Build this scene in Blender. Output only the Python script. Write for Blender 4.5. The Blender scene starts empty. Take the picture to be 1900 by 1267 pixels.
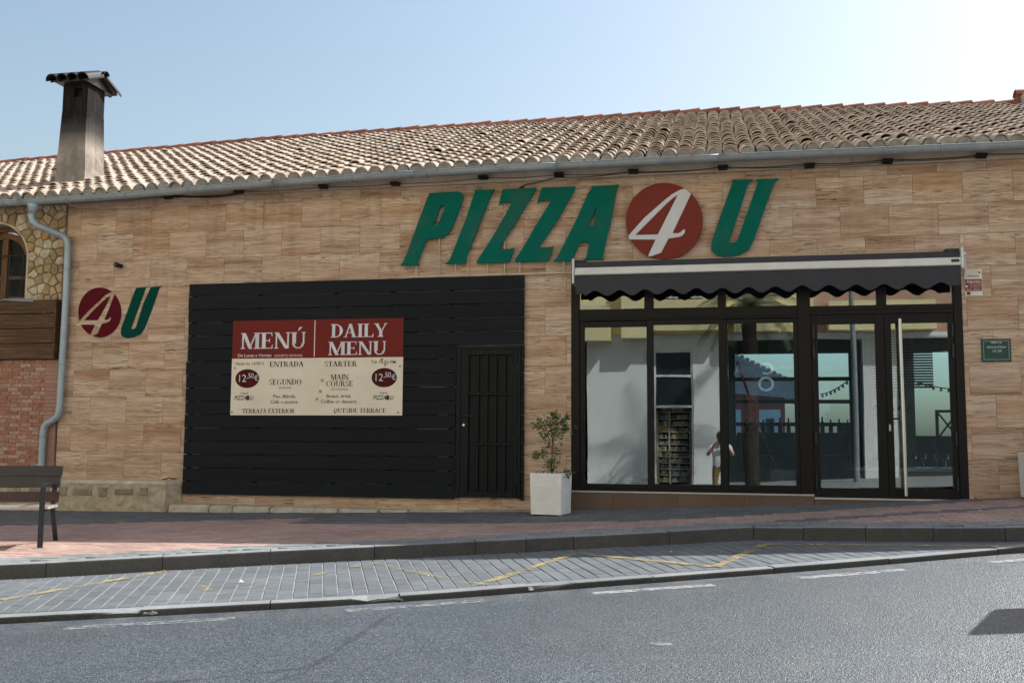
import bpy, bmesh, math, random
from mathutils import Vector, Matrix, Euler
import numpy as np
random.seed(7); rng = random.Random(11)
SC = bpy.context.scene
COL = SC.collection
R = math.radians

# ------------------------------------------------------------------ camera, sky, sun, exposure
CAM_D = 12.8205
cam = bpy.data.cameras.new('camera'); co = bpy.data.objects.new('camera', cam); COL.objects.link(co)
cam.sensor_width = 36.0; cam.lens = 35.0; cam.clip_start = .1; cam.clip_end = 2000
yaw, pitch, roll = R(11.466), R(5.519), R(.350)
_r = Vector((math.cos(yaw), math.sin(yaw), 0)); _f = Vector((-math.sin(yaw), math.cos(yaw), 0)); _u = Vector((0, 0, 1))
_F = _f*math.cos(pitch)+_u*math.sin(pitch); _U = _u*math.cos(pitch)-_f*math.sin(pitch)
_R = _r*math.cos(roll)+_U*math.sin(roll); _U2 = _U*math.cos(roll)-_r*math.sin(roll)
m = Matrix((_R, _U2, -_F)).transposed().to_4x4(); m.translation = Vector((0, -CAM_D, 0))
co.matrix_world = m
SC.camera = co

SUN_AZ, SUN_EL = R(50), R(46.5)        # azimuth from +Y towards +X
w = bpy.data.worlds.new('World'); SC.world = w; w.use_nodes = True
nt = w.node_tree; bg = nt.nodes['Background']
sky = nt.nodes.new('ShaderNodeTexSky'); sky.sky_type = 'NISHITA'; sky.sun_disc = False
sky.sun_elevation = SUN_EL; sky.sun_rotation = SUN_AZ
sky.altitude = 0; sky.air_density = 1.5; sky.dust_density = 2.8; sky.ozone_density = .7
nt.links.new(sky.outputs[0], bg.inputs[0]); bg.inputs[1].default_value = .088
sl = bpy.data.lights.new('sun', 'SUN'); sl.energy = 3.6; sl.angle = R(.5); sl.color = (1, .975, .94)
so = bpy.data.objects.new('sun', sl); COL.objects.link(so)
sdir = Vector((math.sin(SUN_AZ)*math.cos(SUN_EL), math.cos(SUN_AZ)*math.cos(SUN_EL), math.sin(SUN_EL)))
so.rotation_euler = sdir.to_track_quat('Z', 'Y').to_euler(); so.location = sdir*60
SC.view_settings.view_transform = 'Standard'; SC.view_settings.look = 'None'
SC.view_settings.exposure = .96; SC.view_settings.gamma = 1; SC.view_settings.use_curve_mapping = False
SC.cycles.max_bounces = 8; SC.cycles.transparent_max_bounces = 16; SC.cycles.glossy_bounces = 4; SC.cycles.diffuse_bounces = 4
SC.cycles.use_denoising = True

# ------------------------------------------------------------------ materials
MATS = {}
def hexc(s):
    v = [int(s[i:i+2], 16)/255 for i in (0, 2, 4)]
    return tuple(x/12.92 if x <= .04045 else ((x+.055)/1.055)**2.4 for x in v)
class NT:
    def __init__(s, name):
        s.m = bpy.data.materials.new(name); s.m.use_nodes = True; s.t = s.m.node_tree
        s.b = s.t.nodes['Principled BSDF']; s.out = s.t.nodes['Material Output']
    def n(s, typ, ins=None, **kw):
        o = s.t.nodes.new('ShaderNode'+typ)
        for k, v in kw.items(): setattr(o, k, v)
        for k, v in (ins or {}).items():
            if isinstance(v, bpy.types.NodeSocket): s.t.links.new(v, o.inputs[k])
            else: o.inputs[k].default_value = v
        return o
    def l(s, a, b): s.t.links.new(a, b)
    def mix(s, f, a, b, mode='MIX'):
        o = s.t.nodes.new('ShaderNodeMix'); o.data_type = 'RGBA'; o.blend_type = mode; o.clamp_factor = True
        for i, v in ((0, f), (6, a), (7, b)):
            if isinstance(v, bpy.types.NodeSocket): s.l(v, o.inputs[i])
            elif i == 0: o.inputs[0].default_value = v
            else: o.inputs[i].default_value = (*v, 1) if len(v) == 3 else v
        return o.outputs[2]
    def math(s, op, a, b=0., c=None, clamp=False):
        o = s.t.nodes.new('ShaderNodeMath'); o.operation = op; o.use_clamp = clamp
        for i, v in enumerate((a, b) if c is None else (a, b, c)):
            if isinstance(v, bpy.types.NodeSocket): s.l(v, o.inputs[i])
            else: o.inputs[i].default_value = v
        return o.outputs[0]
    def rand(s):
        oi = s.n('ObjectInfo').outputs['Random']; g = s.n('NewGeometry').outputs['Random Per Island']
        return s.math('FRACT', s.math('ADD', oi, g))
    def coords(s, scale=(1, 1, 1), rnd=True, world=False):
        tc = s.n('TexCoord'); src = tc.outputs['Object']
        if world: src = s.n('NewGeometry').outputs['Position']
        mp = s.n('Mapping', {'Vector': src, 'Scale': scale})
        if rnd:
            r = s.rand(); c = s.n('CombineXYZ', {0: s.math('MULTIPLY', r, 91.), 1: s.math('MULTIPLY', r, 57.), 2: s.math('MULTIPLY', r, 133.)})
            s.l(c.outputs[0], mp.inputs['Location'])
        return mp.outputs[0]
    def noise(s, vec, scale=5, detail=4, rough=.6):
        return s.n('TexNoise', {'Vector': vec, 'Scale': scale, 'Detail': detail, 'Roughness': rough}).outputs[0]
    def ramp(s, f, *stops):
        o = s.n('ValToRGB', {0: f}); e = o.color_ramp.elements
        while len(e) < len(stops): e.new(.5)
        for i, (p, c) in enumerate(stops):
            e[i].position = p; e[i].color = (*c, 1) if not isinstance(c, (int, float)) else (c, c, c, 1)
        return o.outputs[0]
    def bump(s, h, strength=.3, dist=.01):
        o = s.n('Bump', {'Height': h, 'Strength': strength, 'Distance': dist}); s.l(o.outputs[0], s.b.inputs['Normal'])
    def fin(s, col=None, rough=.7, metal=0., spec=.4):
        if col is not None:
            if isinstance(col, bpy.types.NodeSocket): s.l(col, s.b.inputs['Base Color'])
            else: s.b.inputs['Base Color'].default_value = (*col, 1)
        if isinstance(rough, bpy.types.NodeSocket): s.l(rough, s.b.inputs['Roughness'])
        else: s.b.inputs['Roughness'].default_value = rough
        s.b.inputs['Metallic'].default_value = metal; s.b.inputs['Specular IOR Level'].default_value = spec
        MATS[s.m.name] = s.m; return s.m

def simple(name, c, c2=None, scale=6., rough=.7, metal=0., bump=.15, var=.12, stretch=(1, 1, 1), spec=.4, bscale=None, bd=.006, stain=0.):
    """mottled material with a little tint change from piece to piece"""
    s = NT(name); v = s.coords(stretch)
    n1 = s.noise(v, scale, 5); c2 = c2 or tuple(x*.72 for x in c)
    col = s.mix(s.ramp(n1, (.3, 0), (.72, 1)), c2, c)
    r = s.rand(); k = s.math('MULTIPLY_ADD', r, 2*var, 1-var)
    g = s.n('CombineXYZ', {0: k, 1: k, 2: k}).outputs[0]
    col = s.mix(1., col, g, 'MULTIPLY')
    if stain:
        wv = s.coords((1, 1, 1), rnd=False, world=True)
        a = s.math('ADD', s.math('MULTIPLY', s.noise(wv, .9, 5, .65), .6), s.math('MULTIPLY', s.noise(wv, 4.5, 5, .7), .4))
        q = s.ramp(a, (.38, 1-stain), (.62, 1.)); col = s.mix(1., col, q, 'MULTIPLY')
    if bump: s.bump(s.noise(v, bscale or scale*8, 4), bump, bd)
    return s.fin(col, rough, metal, spec)

def m_travertine():
    s = NT('travertine')
    v = s.coords((.30, .30, 6.2)); wv = s.noise(s.coords((.9, 1, 2.)), 1.2, 3)
    add = s.n('VectorMath', {0: v, 1: s.n('CombineXYZ', {2: s.math('MULTIPLY', wv, .9)}).outputs[0]}, operation='ADD').outputs[0]
    band = s.noise(add, 1.15, 5, .62)
    col = s.ramp(band, (.30, hexc('a37c5a')), (.42, hexc('c09b79')), (.55, hexc('d2b497')), (.72, hexc('e0cab2')))
    fine = s.noise(s.coords((2.0, 2, 85.)), 1.6, 3, .55)
    col = s.mix(s.ramp(fine, (.40, .55), (.54, 0)), col, hexc('866346'))
    pits = s.noise(s.coords((4.2, 4, 90.)), 1.5, 2, .5)
    pm = s.ramp(pits, (.365, 1), (.41, 0)); patch = s.ramp(s.noise(s.coords((1.1, 1.1, 3.)), 1.7, 2), (.42, 0), (.6, 1))
    pm = s.math('MULTIPLY', pm, s.math('MULTIPLY_ADD', patch, .8, .2))
    col = s.mix(s.math('MULTIPLY', pm, .9), col, hexc('3a2a1e'))
    r = s.rand(); hs = s.n('HueSaturation', {'Color': col, 'Hue': s.math('MULTIPLY_ADD', r, .006, .496), 'Saturation': s.math('MULTIPLY_ADD', s.math('FRACT', s.math('MULTIPLY', r, 7.3)), .12, .85), 'Value': s.math('MULTIPLY_ADD', s.math('FRACT', s.math('MULTIPLY', r, 3.7)), .08, .945)}).outputs[0]
    wv2 = s.n('Mapping', {'Vector': s.n('NewGeometry').outputs['Position'], 'Scale': (3.2, 1, .28)}).outputs[0]
    dz = s.n('SeparateXYZ', {0: s.n('NewGeometry').outputs['Position']}).outputs[2]
    dm = s.math('MULTIPLY', s.ramp(s.noise(wv2, 1.6, 5, .7), (.50, 0), (.72, 1)), s.ramp(s.math('MULTIPLY_ADD', dz, .3, 0), (.55, .25), (1., 1)))
    hs = s.mix(s.math('MULTIPLY', dm, .32), hs, hexc('5a4632'))
    sp = s.noise(s.coords((1, 1, 1), rnd=False, world=True), .55, 4, .6); hs = s.mix(s.math('MULTIPLY', s.ramp(sp, (.45, 0), (.7, 1)), .16), hs, hexc('8a7660'))
    s.bump(s.math('SUBTRACT', s.math('MULTIPLY', fine, .5), pm), .35, .004)
    return s.fin(hs, .62, 0, .35)
def m_rooftile():
    s = NT('roof_clay')
    v = s.coords((1, 1, 1)); r = s.rand()
    base = s.ramp(r, (.0, hexc('a29181')), (.2, hexc('b2a293')), (.55, hexc('bfae9f')), (.82, hexc('cabbad')), (1., hexc('a8a29a')))
    n = s.noise(v, 9, 5); col = s.mix(s.ramp(n, (.34, .5), (.6, 0)), base, hexc('8d7865'))
    wn = s.noise(s.coords((1, 1, 1), rnd=False, world=True), 1.1, 4)
    col = s.mix(s.math('MULTIPLY', s.ramp(wn, (.54, 0), (.74, 1)), .55), col, hexc('8f8c88'))
    li = s.noise(s.coords((1, 1, 1), rnd=False, world=True), 2.3, 3); li2 = s.noise(v, 22, 3)
    lm = s.math('MULTIPLY', s.ramp(li, (.62, 0), (.72, 1)), s.ramp(li2, (.5, 0), (.6, 1)))
    col = s.mix(s.math('MULTIPLY', lm, .8), col, hexc('9a7a35'))
    dk = s.ramp(s.noise(v, 31, 3), (.30, 1), (.40, 0)); col = s.mix(s.math('MULTIPLY', dk, .6), col, hexc('453a30'))
    s.bump(s.noise(v, 45, 4), .4, .006); return s.fin(col, .9, 0, .2)
def m_slat():
    s = NT('black_stained_wood')
    v = s.coords((.7, 4, 22)); n = s.noise(v, 2.5, 6, .65)
    col = s.ramp(n, (.3, (.0048, .0060, .0082)), (.6, (.0088, .0102, .0130)), (.85, (.020, .0205, .0225)))
    st = s.ramp(s.noise(s.coords((.35, 2, 9)), 1.3, 4), (.6, 0), (.8, 1)); col = s.mix(s.math('MULTIPLY', st, .7), col, (.050, .045, .042))
    r = s.rand(); col = s.mix(s.math('MULTIPLY', r, .5), col, (.011, .015, .021))
    wp = s.noise(s.coords((1, 1, 1), rnd=False, world=True), 16, 4); wm = s.ramp(wp, (.66, 0), (.75, 1))
    pz = s.n('SeparateXYZ', {0: s.n('NewGeometry').outputs['Position']})
    wm = s.math('MULTIPLY', wm, s.math('MULTIPLY', s.math('LESS_THAN', s.math('ABSOLUTE', s.math('SUBTRACT', pz.outputs[0], -6.95)), .27), s.math('LESS_THAN', s.math('ABSOLUTE', s.math('SUBTRACT', pz.outputs[2], -.33)), .2)))
    col = s.mix(s.math('MULTIPLY', wm, .25), col, (.3, .3, .3))
    s.bump(n, .35, .003); return s.fin(col, s.math('MULTIPLY_ADD', n, .25, .50), 0, .16)
def m_asphalt():
    s = NT('asphalt'); v = s.coords((1, 1, 1), rnd=False, world=True)
    vo = s.n('TexVoronoi', {'Vector': v, 'Scale': 135.}); cell = s.n('SeparateColor', {0: vo.outputs['Color']}).outputs[0]
    vo2 = s.n('TexVoronoi', {'Vector': v, 'Scale': 60.}); cell2 = s.n('SeparateColor', {0: vo2.outputs['Color']}).outputs[0]
    col = s.ramp(cell, (.0, (.022, .030, .037)), (.35, (.056, .074, .090)), (.75, (.103, .134, .161)), (.93, (.170, .212, .25)), (1., (.30, .345, .385)))
    col = s.mix(s.ramp(cell2, (.74, 0), (.82, .45)), col, (.036, .039, .044))
    big = s.noise(v, .45, 5); col = s.mix(s.ramp(big, (.35, .35), (.65, 0)), col, (.05, .053, .058))
    # tyre-polished lane strips and a dirty gutter run along the road
    dust = s.noise(v, 2.2, 4); col = s.mix(s.math('MULTIPLY', s.ramp(dust, (.52, 0), (.8, 1)), .3), col, (.16, .16, .155))
    pz = s.n('SeparateXYZ', {0: v}); de = s.math('SUBTRACT', s.math('MULTIPLY_ADD', pz.outputs[0], .409, -4.241), pz.outputs[1])
    gm = s.math('MULTIPLY', s.ramp(s.math('MULTIPLY', de, 1.), (.02, 1), (.55, 0)), s.ramp(s.noise(v, 5, 5, .7), (.42, 0), (.68, 1)))
    col = s.mix(s.math('MULTIPLY', gm, .55), col, (.26, .265, .265))
    tr = s.ramp(s.math('PINGPONG', s.math('ADD', de, .4), 1.7), (.15, 0), (.4, 1)); col = s.mix(s.math('MULTIPLY', tr, .16), col, (.055, .060, .068))
    ck = s.n('TexVoronoi', {'Vector': s.n('Mapping', {'Vector': v, 'Scale': (.45, .45, .45)}).outputs[0], 'Scale': 1.}, feature='DISTANCE_TO_EDGE').outputs['Distance']
    wv = s.math('ADD', ck, s.math('MULTIPLY', s.math('SUBTRACT', s.noise(v, 3, 5), .5), .05)); cm2 = s.math('MULTIPLY', s.ramp(s.math('ABSOLUTE', wv), (.002, 1), (.006, 0)), s.ramp(s.noise(v, .35, 2), (.52, 0), (.62, 1)))
    col = s.mix(s.math('MULTIPLY', cm2, .6), col, (.02, .021, .024))
    d = s.math('MULTIPLY', vo.outputs['Distance'], -1.)
    s.bump(s.math('ADD', d, s.math('MULTIPLY', vo2.outputs['Distance'], -.7)), .6, .010)
    return s.fin(col, .40, 0, .6)
def m_paint(name, c, wear=.5, scale=14):
    s = NT(name); v = s.coords((1, 1, 1), rnd=False, world=True)
    n = s.noise(v, scale, 6, .7); n2 = s.noise(v, 90, 2)
    a = s.math('ADD', s.math('MULTIPLY', n, .8), s.math('MULTIPLY', n2, .2))
    mask = s.math('MULTIPLY', s.ramp(a, (wear-.07, 0), (wear+.07, 1)), .72)
    s.fin(s.mix(.0, c, c), .7); s.l(mask, s.b.inputs['Alpha']); return s.m
def m_glass(name='shop_glass', tint=(.90, .935, .965, 1), k=1.85):
    s = NT(name); t = s.t
    tr = s.n('BsdfTransparent', {0: tint}); gl = s.n('BsdfGlossy', {0: (.93, 1., .98, 1), 1: .0})
    fr = s.n('Fresnel', {0: 1.75}); f = s.math('MULTIPLY', fr.outputs[0], k, clamp=True)
    v = s.coords((1, 1, 1), rnd=False, world=True); b = s.n('Bump', {'Height': s.noise(v, .8, 1), 'Strength': .06, 'Distance': .02})
    s.l(b.outputs[0], gl.inputs['Normal'])
    mx = s.n('MixShader', {0: f, 1: tr.outputs[0], 2: gl.outputs[0]}); s.l(mx.outputs[0], s.out.inputs[0])
    MATS[name] = s.m; return s.m
def m_chimney():
    s = NT('sooty_render'); v = s.coords((1, 1, 1), rnd=False)
    n = s.noise(v, 3.2, 7, .65); col = s.ramp(n, (.25, hexc('6c655b')), (.5, hexc('958b80')), (.75, hexc('bdb4a8')))
    z = s.n('SeparateXYZ', {0: s.n('TexCoord').outputs['Object']}).outputs[2]
    zz = s.math('ADD', z, s.math('MULTIPLY', s.math('SUBTRACT', n, .5), .55))
    col = s.mix(s.ramp(s.math('MULTIPLY_ADD', zz, 1/1.6, -.02), (.46, 0), (.62, .80), (.76, .992)), col, (.008, .008, .009))
    stn = s.ramp(s.noise(s.coords((5, 5, .7), rnd=False), 2., 4), (.5, 0), (.7, 1)); col = s.mix(s.math('MULTIPLY', stn, .35), col, hexc('4c4439'))
    s.bump(s.noise(v, 14, 6), .5, .02); return s.fin(col, .92, 0, .2)
def m_brick():
    s = NT('brick_clay'); r = s.rand(); v = s.coords()
    c = s.ramp(r, (0, hexc('a26e5c')), (.3, hexc('b37f6b')), (.55, hexc('ba9280')), (.85, hexc('bfa495')), (1, hexc('a67261')))
    c = s.mix(s.ramp(s.noise(v, 18, 4), (.4, .6), (.6, 0)), c, hexc('855a48')); s.bump(s.noise(v, 60, 4), .4, .004); return s.fin(c, .85, 0, .25)
def m_rubble():
    s = NT('rubble_stone'); r = s.rand(); v = s.coords()
    c = s.ramp(r, (0, hexc('a08868')), (.25, hexc('baa27b')), (.5, hexc('c8b394')), (.72, hexc('dccfba')), (.86, hexc('bb965e')), (1, hexc('a8987c')))
    c = s.mix(s.ramp(s.noise(v, 12, 6, .7), (.38, .55), (.62, 0)), c, hexc('6d5a3a')); s.bump(s.noise(v, 22, 6), .8, .012); return s.fin(c, .9, 0, .2)
def m_plankwood():
    s = NT('brown_weathered_wood'); v = s.coords((.8, 5, 20)); n = s.noise(v, 2, 6, .65)
    c = s.ramp(n, (.28, hexc('20160f')), (.5, hexc('4d3520')), (.72, hexc('7d5530'))); 
    k = s.ramp(s.noise(s.coords((2.2, 5, 5)), 2.1, 2), (.67, 0), (.74, 1)); c = s.mix(s.math('MULTIPLY', k, .8), c, hexc('8a6233'))
    s.bump(n, .4, .004); return s.fin(c, .6, 0, .35)
m_travertine(); m_rooftile(); m_slat(); m_asphalt(); m_glass(); m_glass('rear_glass', (.66, .86, 1., 1), .6); m_chimney(); m_brick(); m_rubble(); m_plankwood()
simple('mortar_grey', hexc('aaa599'), hexc('87827a'), 14, .92, bump=.4, var=.15, stain=0.3)
simple('ridge_clay', hexc('a5674f'), hexc('8a5340'), 6, .85, bump=.3, var=.14, stain=0.35)
simple('wall_core', hexc('77614a'), hexc('665340'), 5, .85)
simple('cream_plaster', hexc('d6c4ae'), hexc('c7b39c'), 4, .85, bump=.1, stain=0.22)
simple('white_plaster', hexc('c3beb5'), hexc('aca59b'), 3, .9, bump=.2)
simple('zinc', hexc('9fa6aa'), hexc('8f979c'), 9, .4, .2, bump=.05, var=.06, stain=0.22)
simple('zinc_pipe', hexc('a9b6bd'), hexc('97a5ad'), 7, .42, .2, bump=.05, var=.05)
simple('black_cable', (.012, .012, .012), None, 5, .6, bump=0)
simple('black_metal', (.012, .013, .014), (.009, .0095, .0105), 6, .45, bump=.06, var=.05, spec=.5)
simple('door_metal', (.0045, .0066, .0080), (.0036, .0052, .0064), 5, .5, bump=.05, var=.03, spec=.2)
simple('frame_black', (.0095, .0090, .0088), (.008, .0077, .0075), 6, .5, bump=.04, var=.05, spec=.2)
_s = NT('sign_green'); _v = _s.coords((1, 1, .8), rnd=False, world=True); _c = _s.mix(_s.ramp(_s.noise(_v, 1.7, 3), (.48, 0), (.68, .8)), (.004, .135, .100), (.035, .125, .088)); _s.fin(_s.mix(_s.ramp(_s.noise(_v, 6, 5), (.45, .3), (.65, 0)), _c, (.006, .09, .066)), .75, 0, .05)
simple('sign_red', (.205, .036, .024), (.185, .031, .021), 2.5, .6, bump=.03, var=.02, spec=.15)
simple('sign_white', (.66, .66, .66), (.60, .60, .60), 3, .5, bump=.02, var=.02)
simple('decal_maroon', (.105, .009, .017), (.09, .008, .015), 20, .8, bump=.05, var=.02, spec=.08)
simple('decal_green', (.002, .060, .044), (.002, .052, .038), 20, .8, bump=.05, var=.02, spec=.08)
simple('board_red', (.190, .028, .023), (.170, .024, .020), 2, .6, bump=.02, var=.02, spec=.08)
simple('board_cream', (.82, .75, .61), (.75, .67, .53), 3, .55, bump=.03, var=.02, stain=0.06)
simple('print_white', (.72, .74, .78), None, 3, .5, bump=0, var=0)
simple('print_red', (.085, .014, .011), None, 3, .5, bump=0, var=0)
simple('print_dark', (.02, .018, .018), None, 3, .5, bump=0, var=0)
simple('print_oval', (.095, .012, .011), (.06, .007, .008), 9, .6, bump=0, var=0, spec=.1)
simple('print_green', (.008, .055, .035), None, 3, .5, bump=0, var=0)
simple('sticker_yellow', (.48, .36, .12), None, 3, .6, bump=0, var=.2)
simple('awning_cloth', (.054, .053, .060), (.046, .046, .053), 4, .85, bump=.15, var=.04, bscale=300, bd=.001, stain=0.15)
simple('awning_alu', (.80, .79, .75), (.70, .68, .63), 4, .45, bump=.03, var=.03, stain=0.14)
simple('plaque_green', (.010, .060, .042), (.008, .052, .037), 6, .45, bump=0, var=0)
simple('alarm_cream', (.82, .77, .66), None, 5, .5, bump=0, var=0)
simple('alarm_red', (.24, .045, .028), None, 5, .5, bump=0, var=0)
simple('planter_white', (.88, .87, .84), (.79, .78, .74), 4, .8, bump=.5, var=.03, stretch=(1, 1, 1), stain=0.16)
simple('soil', (.06, .045, .03), None, 20, .95)
simple('bark', hexc('84705a'), hexc('5d4c3a'), 14, .9, bump=.5)
simple('palm_bark', hexc('4a4239'), hexc('2a241e'), 9, .95, bump=.9, bd=.03)
simple('leaf_green', (.17, .215, .075), (.085, .135, .048), 9, .55, bump=0, var=.45, spec=.3)
simple('frond_green', (.045, .075, .02), (.03, .05, .016), 9, .6, bump=0, var=.4)
simple('bench_wood', hexc('3f3836'), hexc('302a29'), 3, .5, bump=.12, var=.08, stretch=(1, 8, 8))
simple('bench_seat_glare', (.46, .42, .38), (.36, .32, .29), 5, .35, bump=.1, stretch=(1, 8, 8))  # sun glare on the seat slats put into a pale wood colour
simple('bench_wood_red', hexc('452d30'), hexc('35201f'), 3, .5, bump=.12, var=.06, stretch=(1, 8, 8))
simple('bench_iron', (.013, .019, .026), (.03, .035, .04), 22, .42, .2, bump=.15, var=.05)
simple('paver_grey', (.150, .167, .183), (.126, .141, .155), 7, .82, bump=.3, var=.10, stain=0.3)
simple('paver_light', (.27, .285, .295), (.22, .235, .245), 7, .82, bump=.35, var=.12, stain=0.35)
simple('paver_dark', (.178, .176, .178), (.142, .140, .142), 5, .82, bump=.35, var=.14, stain=0.28)
simple('paver_red', (.47, .325, .275), (.40, .268, .226), 5, .85, bump=.35, var=.12, stain=0.28)
simple('joint_sand', (.32, .325, .32), (.25, .25, .245), 12, .95, bump=.3)
simple('joint_dark', (.07, .07, .07), (.05, .05, .05), 12, .95, bump=.3)
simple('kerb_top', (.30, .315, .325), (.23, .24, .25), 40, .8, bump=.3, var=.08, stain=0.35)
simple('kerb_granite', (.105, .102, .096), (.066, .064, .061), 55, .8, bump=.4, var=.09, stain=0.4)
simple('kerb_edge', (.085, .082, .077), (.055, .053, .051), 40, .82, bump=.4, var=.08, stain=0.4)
simple('kerb_broken', (.33, .32, .30), (.26, .25, .235), 18, .95, bump=.8)
simple('rough_stone', hexc('d3c5ab'), hexc('a4937a'), 13, .92, bump=.7, var=.1, bd=.02)
simple('carved_stone', hexc('c4b59b'), hexc('9c8e7a'), 26, .92, bump=1., var=.1, bd=.02)
simple('pale_stone', hexc('d2c7b2'), hexc('aca088'), 7, .9, bump=.6, var=.12, bd=.015)
simple('brown_tile', hexc('6f5a4a'), hexc('634f41'), 3, .55, bump=.05, var=.06, stain=0.15)
simple('white_sill', (.60, .57, .53), None, 5, .5, bump=0)
simple('steel', (.62, .61, .60), (.54, .53, .52), 3, .3, .9, bump=0, var=.03)
simple('window_wood', hexc('744a28'), hexc('523118'), 4, .5, bump=.2, var=.1, stretch=(8, 8, 1))
simple('dark_glass', (.030, .042, .048), (.022, .032, .037), 2, .15, bump=0, spec=.5)
simple('dark_void', (.004, .004, .005), None, 3, .7, bump=0)
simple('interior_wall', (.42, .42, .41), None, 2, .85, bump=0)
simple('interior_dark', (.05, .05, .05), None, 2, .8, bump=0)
simple('interior_floor', (.20, .18, .16), None, 2, .35, bump=0)
simple('counter_tile', hexc('a3937c'), hexc('94846e'), 4, .5, bump=.03)
simple('counter_white', (.70, .72, .72), None, 4, .3, bump=0)
simple('bottle_glass', (.012, .03, .014), None, 5, .12, bump=0, spec=.6)
simple('red_plastic', (.36, .012, .020), None, 5, .4, bump=0)
simple('grey_plastic', (.30, .33, .28), None, 5, .5, bump=0)
simple('dark_wood', (.020, .014, .010), None, 5, .5, bump=.1)
simple('white_paint', (.82, .82, .80), None, 3, .6, bump=0)
simple('yellow_paint', hexc('efe0ae'), hexc('e6d6a2'), 2, .8, bump=.1)
simple('salmon_paint', hexc('d2a992'), None, 2, .8, bump=.1)
simple('red_paint', hexc('a8443a'), None, 2, .8, bump=.1)
simple('grey_wall', (.80, .80, .78), (.74, .74, .72), 1.3, .85, bump=.1)
simple('skin', hexc('b98063'), None, 8, .6, bump=0)
simple('shirt_white', (.66, .66, .68), (.55, .55, .58), 6, .9, bump=.3)
simple('khaki', hexc('8a7146'), None, 9, .9, bump=.2)
simple('hair_brown', hexc('3a2a20'), None, 30, .7, bump=.3)
simple('paper_white', (.72, .72, .72), None, 5, .8, bump=0)
simple('terrain', (.10, .095, .085), (.07, .066, .058), 1, .95, bump=.3)
for i, c in enumerate(['a9a59c', 'a18b62', '5a7078', '7a544e', '87968d', 'b0a66a', '5b5a66', 'a3b2b8']): simple('goods_%d' % i, hexc(c), None, 5, .6, bump=0)
m_paint('lane_white', (.40, .41, .42), .46, 13); m_paint('lane_white_worn', (.30, .31, .32), .51, 12)
m_paint('lane_yellow', (.48, .36, .12), .495, 6.5); m_paint('lane_yellow_worn', (.44, .34, .13), .56, 5)
M = MATS

# ------------------------------------------------------------------ mesh helpers
class MB:
    def __init__(s): s.v = []; s.f = []; s.mi = []
    def add(s, vs, fs, mi=0):
        o = len(s.v); s.v += [tuple(p) for p in vs]; s.f += [tuple(o+i for i in f) for f in fs]; s.mi += [mi]*len(fs); return s
    def box(s, x0, x1, y0, y1, z0, z1, mi=0, T=None):
        vs = [Vector((x, y, z)) for z in (z0, z1) for y in (y0, y1) for x in (x0, x1)]
        if T is not None: vs = [T @ p for p in vs]
        return s.add(vs, [(0, 2, 3, 1), (4, 5, 7, 6), (0, 1, 5, 4), (2, 6, 7, 3), (0, 4, 6, 2), (1, 3, 7, 5)], mi)
    def cbox(s, x0, x1, y0, y1, z0, z1, c=.004, mi=0, T=None):
        """box whose street face (low y) is chamfered"""
        a = [(x0, z0), (x1, z0), (x1, z1), (x0, z1)]; b = [(x0+c, z0+c), (x1-c, z0+c), (x1-c, z1-c), (x0+c, z1-c)]
        vs = [Vector((x, y1, z)) for x, z in a]+[Vector((x, y0+c, z)) for x, z in a]+[Vector((x, y0, z)) for x, z in b]
        if T is not None: vs = [T @ p for p in vs]
        fs = [(0, 3, 2, 1)] + [(i, (i+1) % 4, 4+(i+1) % 4, 4+i) for i in range(4)]+[(4+i, 4+(i+1) % 4, 8+(i+1) % 4, 8+i) for i in range(4)]+[(8, 9, 10, 11)]
        fs = [fs[0]]+[f for f in fs[1:5]]+fs[5:]
        return s.add(vs, [f[::-1] for f in fs] if False else fs, mi)
    def tube(s, pts, r, n=8, mi=0, cap=True):
        pts = [Vector(p) for p in pts]; rings = []; up = None
        rs = r if isinstance(r, (list, tuple)) else [r]*len(pts)
        for i, p in enumerate(pts):
            a = pts[max(i-1, 0)]; b = pts[min(i+1, len(pts)-1)]; d = (b-a).normalized()
            if up is None: up = d.orthogonal().normalized()
            up = (up - d*up.dot(d)).normalized(); q = d.cross(up)
            rings.append([p+(up*math.cos(t)+q*math.sin(t))*rs[i] for t in [2*math.pi*k/n for k in range(n)]])
        vs = [v for g in rings for v in g]; fs = []
        for i in range(len(pts)-1):
            for k in range(n):
                k2 = (k+1) % n; fs.append((i*n+k, i*n+k2, (i+1)*n+k2, (i+1)*n+k))
        if cap: fs += [tuple(range(n-1, -1, -1)), tuple((len(pts)-1)*n+k for k in range(n))]
        return s.add(vs, fs, mi)
    def mesh(s, name, mats, smooth=False):
        me = bpy.data.meshes.new(name); me.from_pydata(s.v, [], s.f)
        for mm in (mats if isinstance(mats, (list, tuple)) else [mats]): me.materials.append(M[mm])
        if any(s.mi): me.polygons.foreach_set('material_index', s.mi)
        if smooth: me.polygons.foreach_set('use_smooth', [True]*len(me.polygons))
        bm = bmesh.new(); bm.from_mesh(me); bmesh.ops.recalc_face_normals(bm, faces=bm.faces); bm.to_mesh(me); bm.free()
        me.update(); return me
    def obj(s, name, mats, parent=None, smooth=False, loc=None):
        if loc is not None:
            L = Vector(loc); s.v = [tuple(Vector(p)-L) for p in s.v]
        return link(name, s.mesh(name, mats, smooth), parent, loc)
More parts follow.
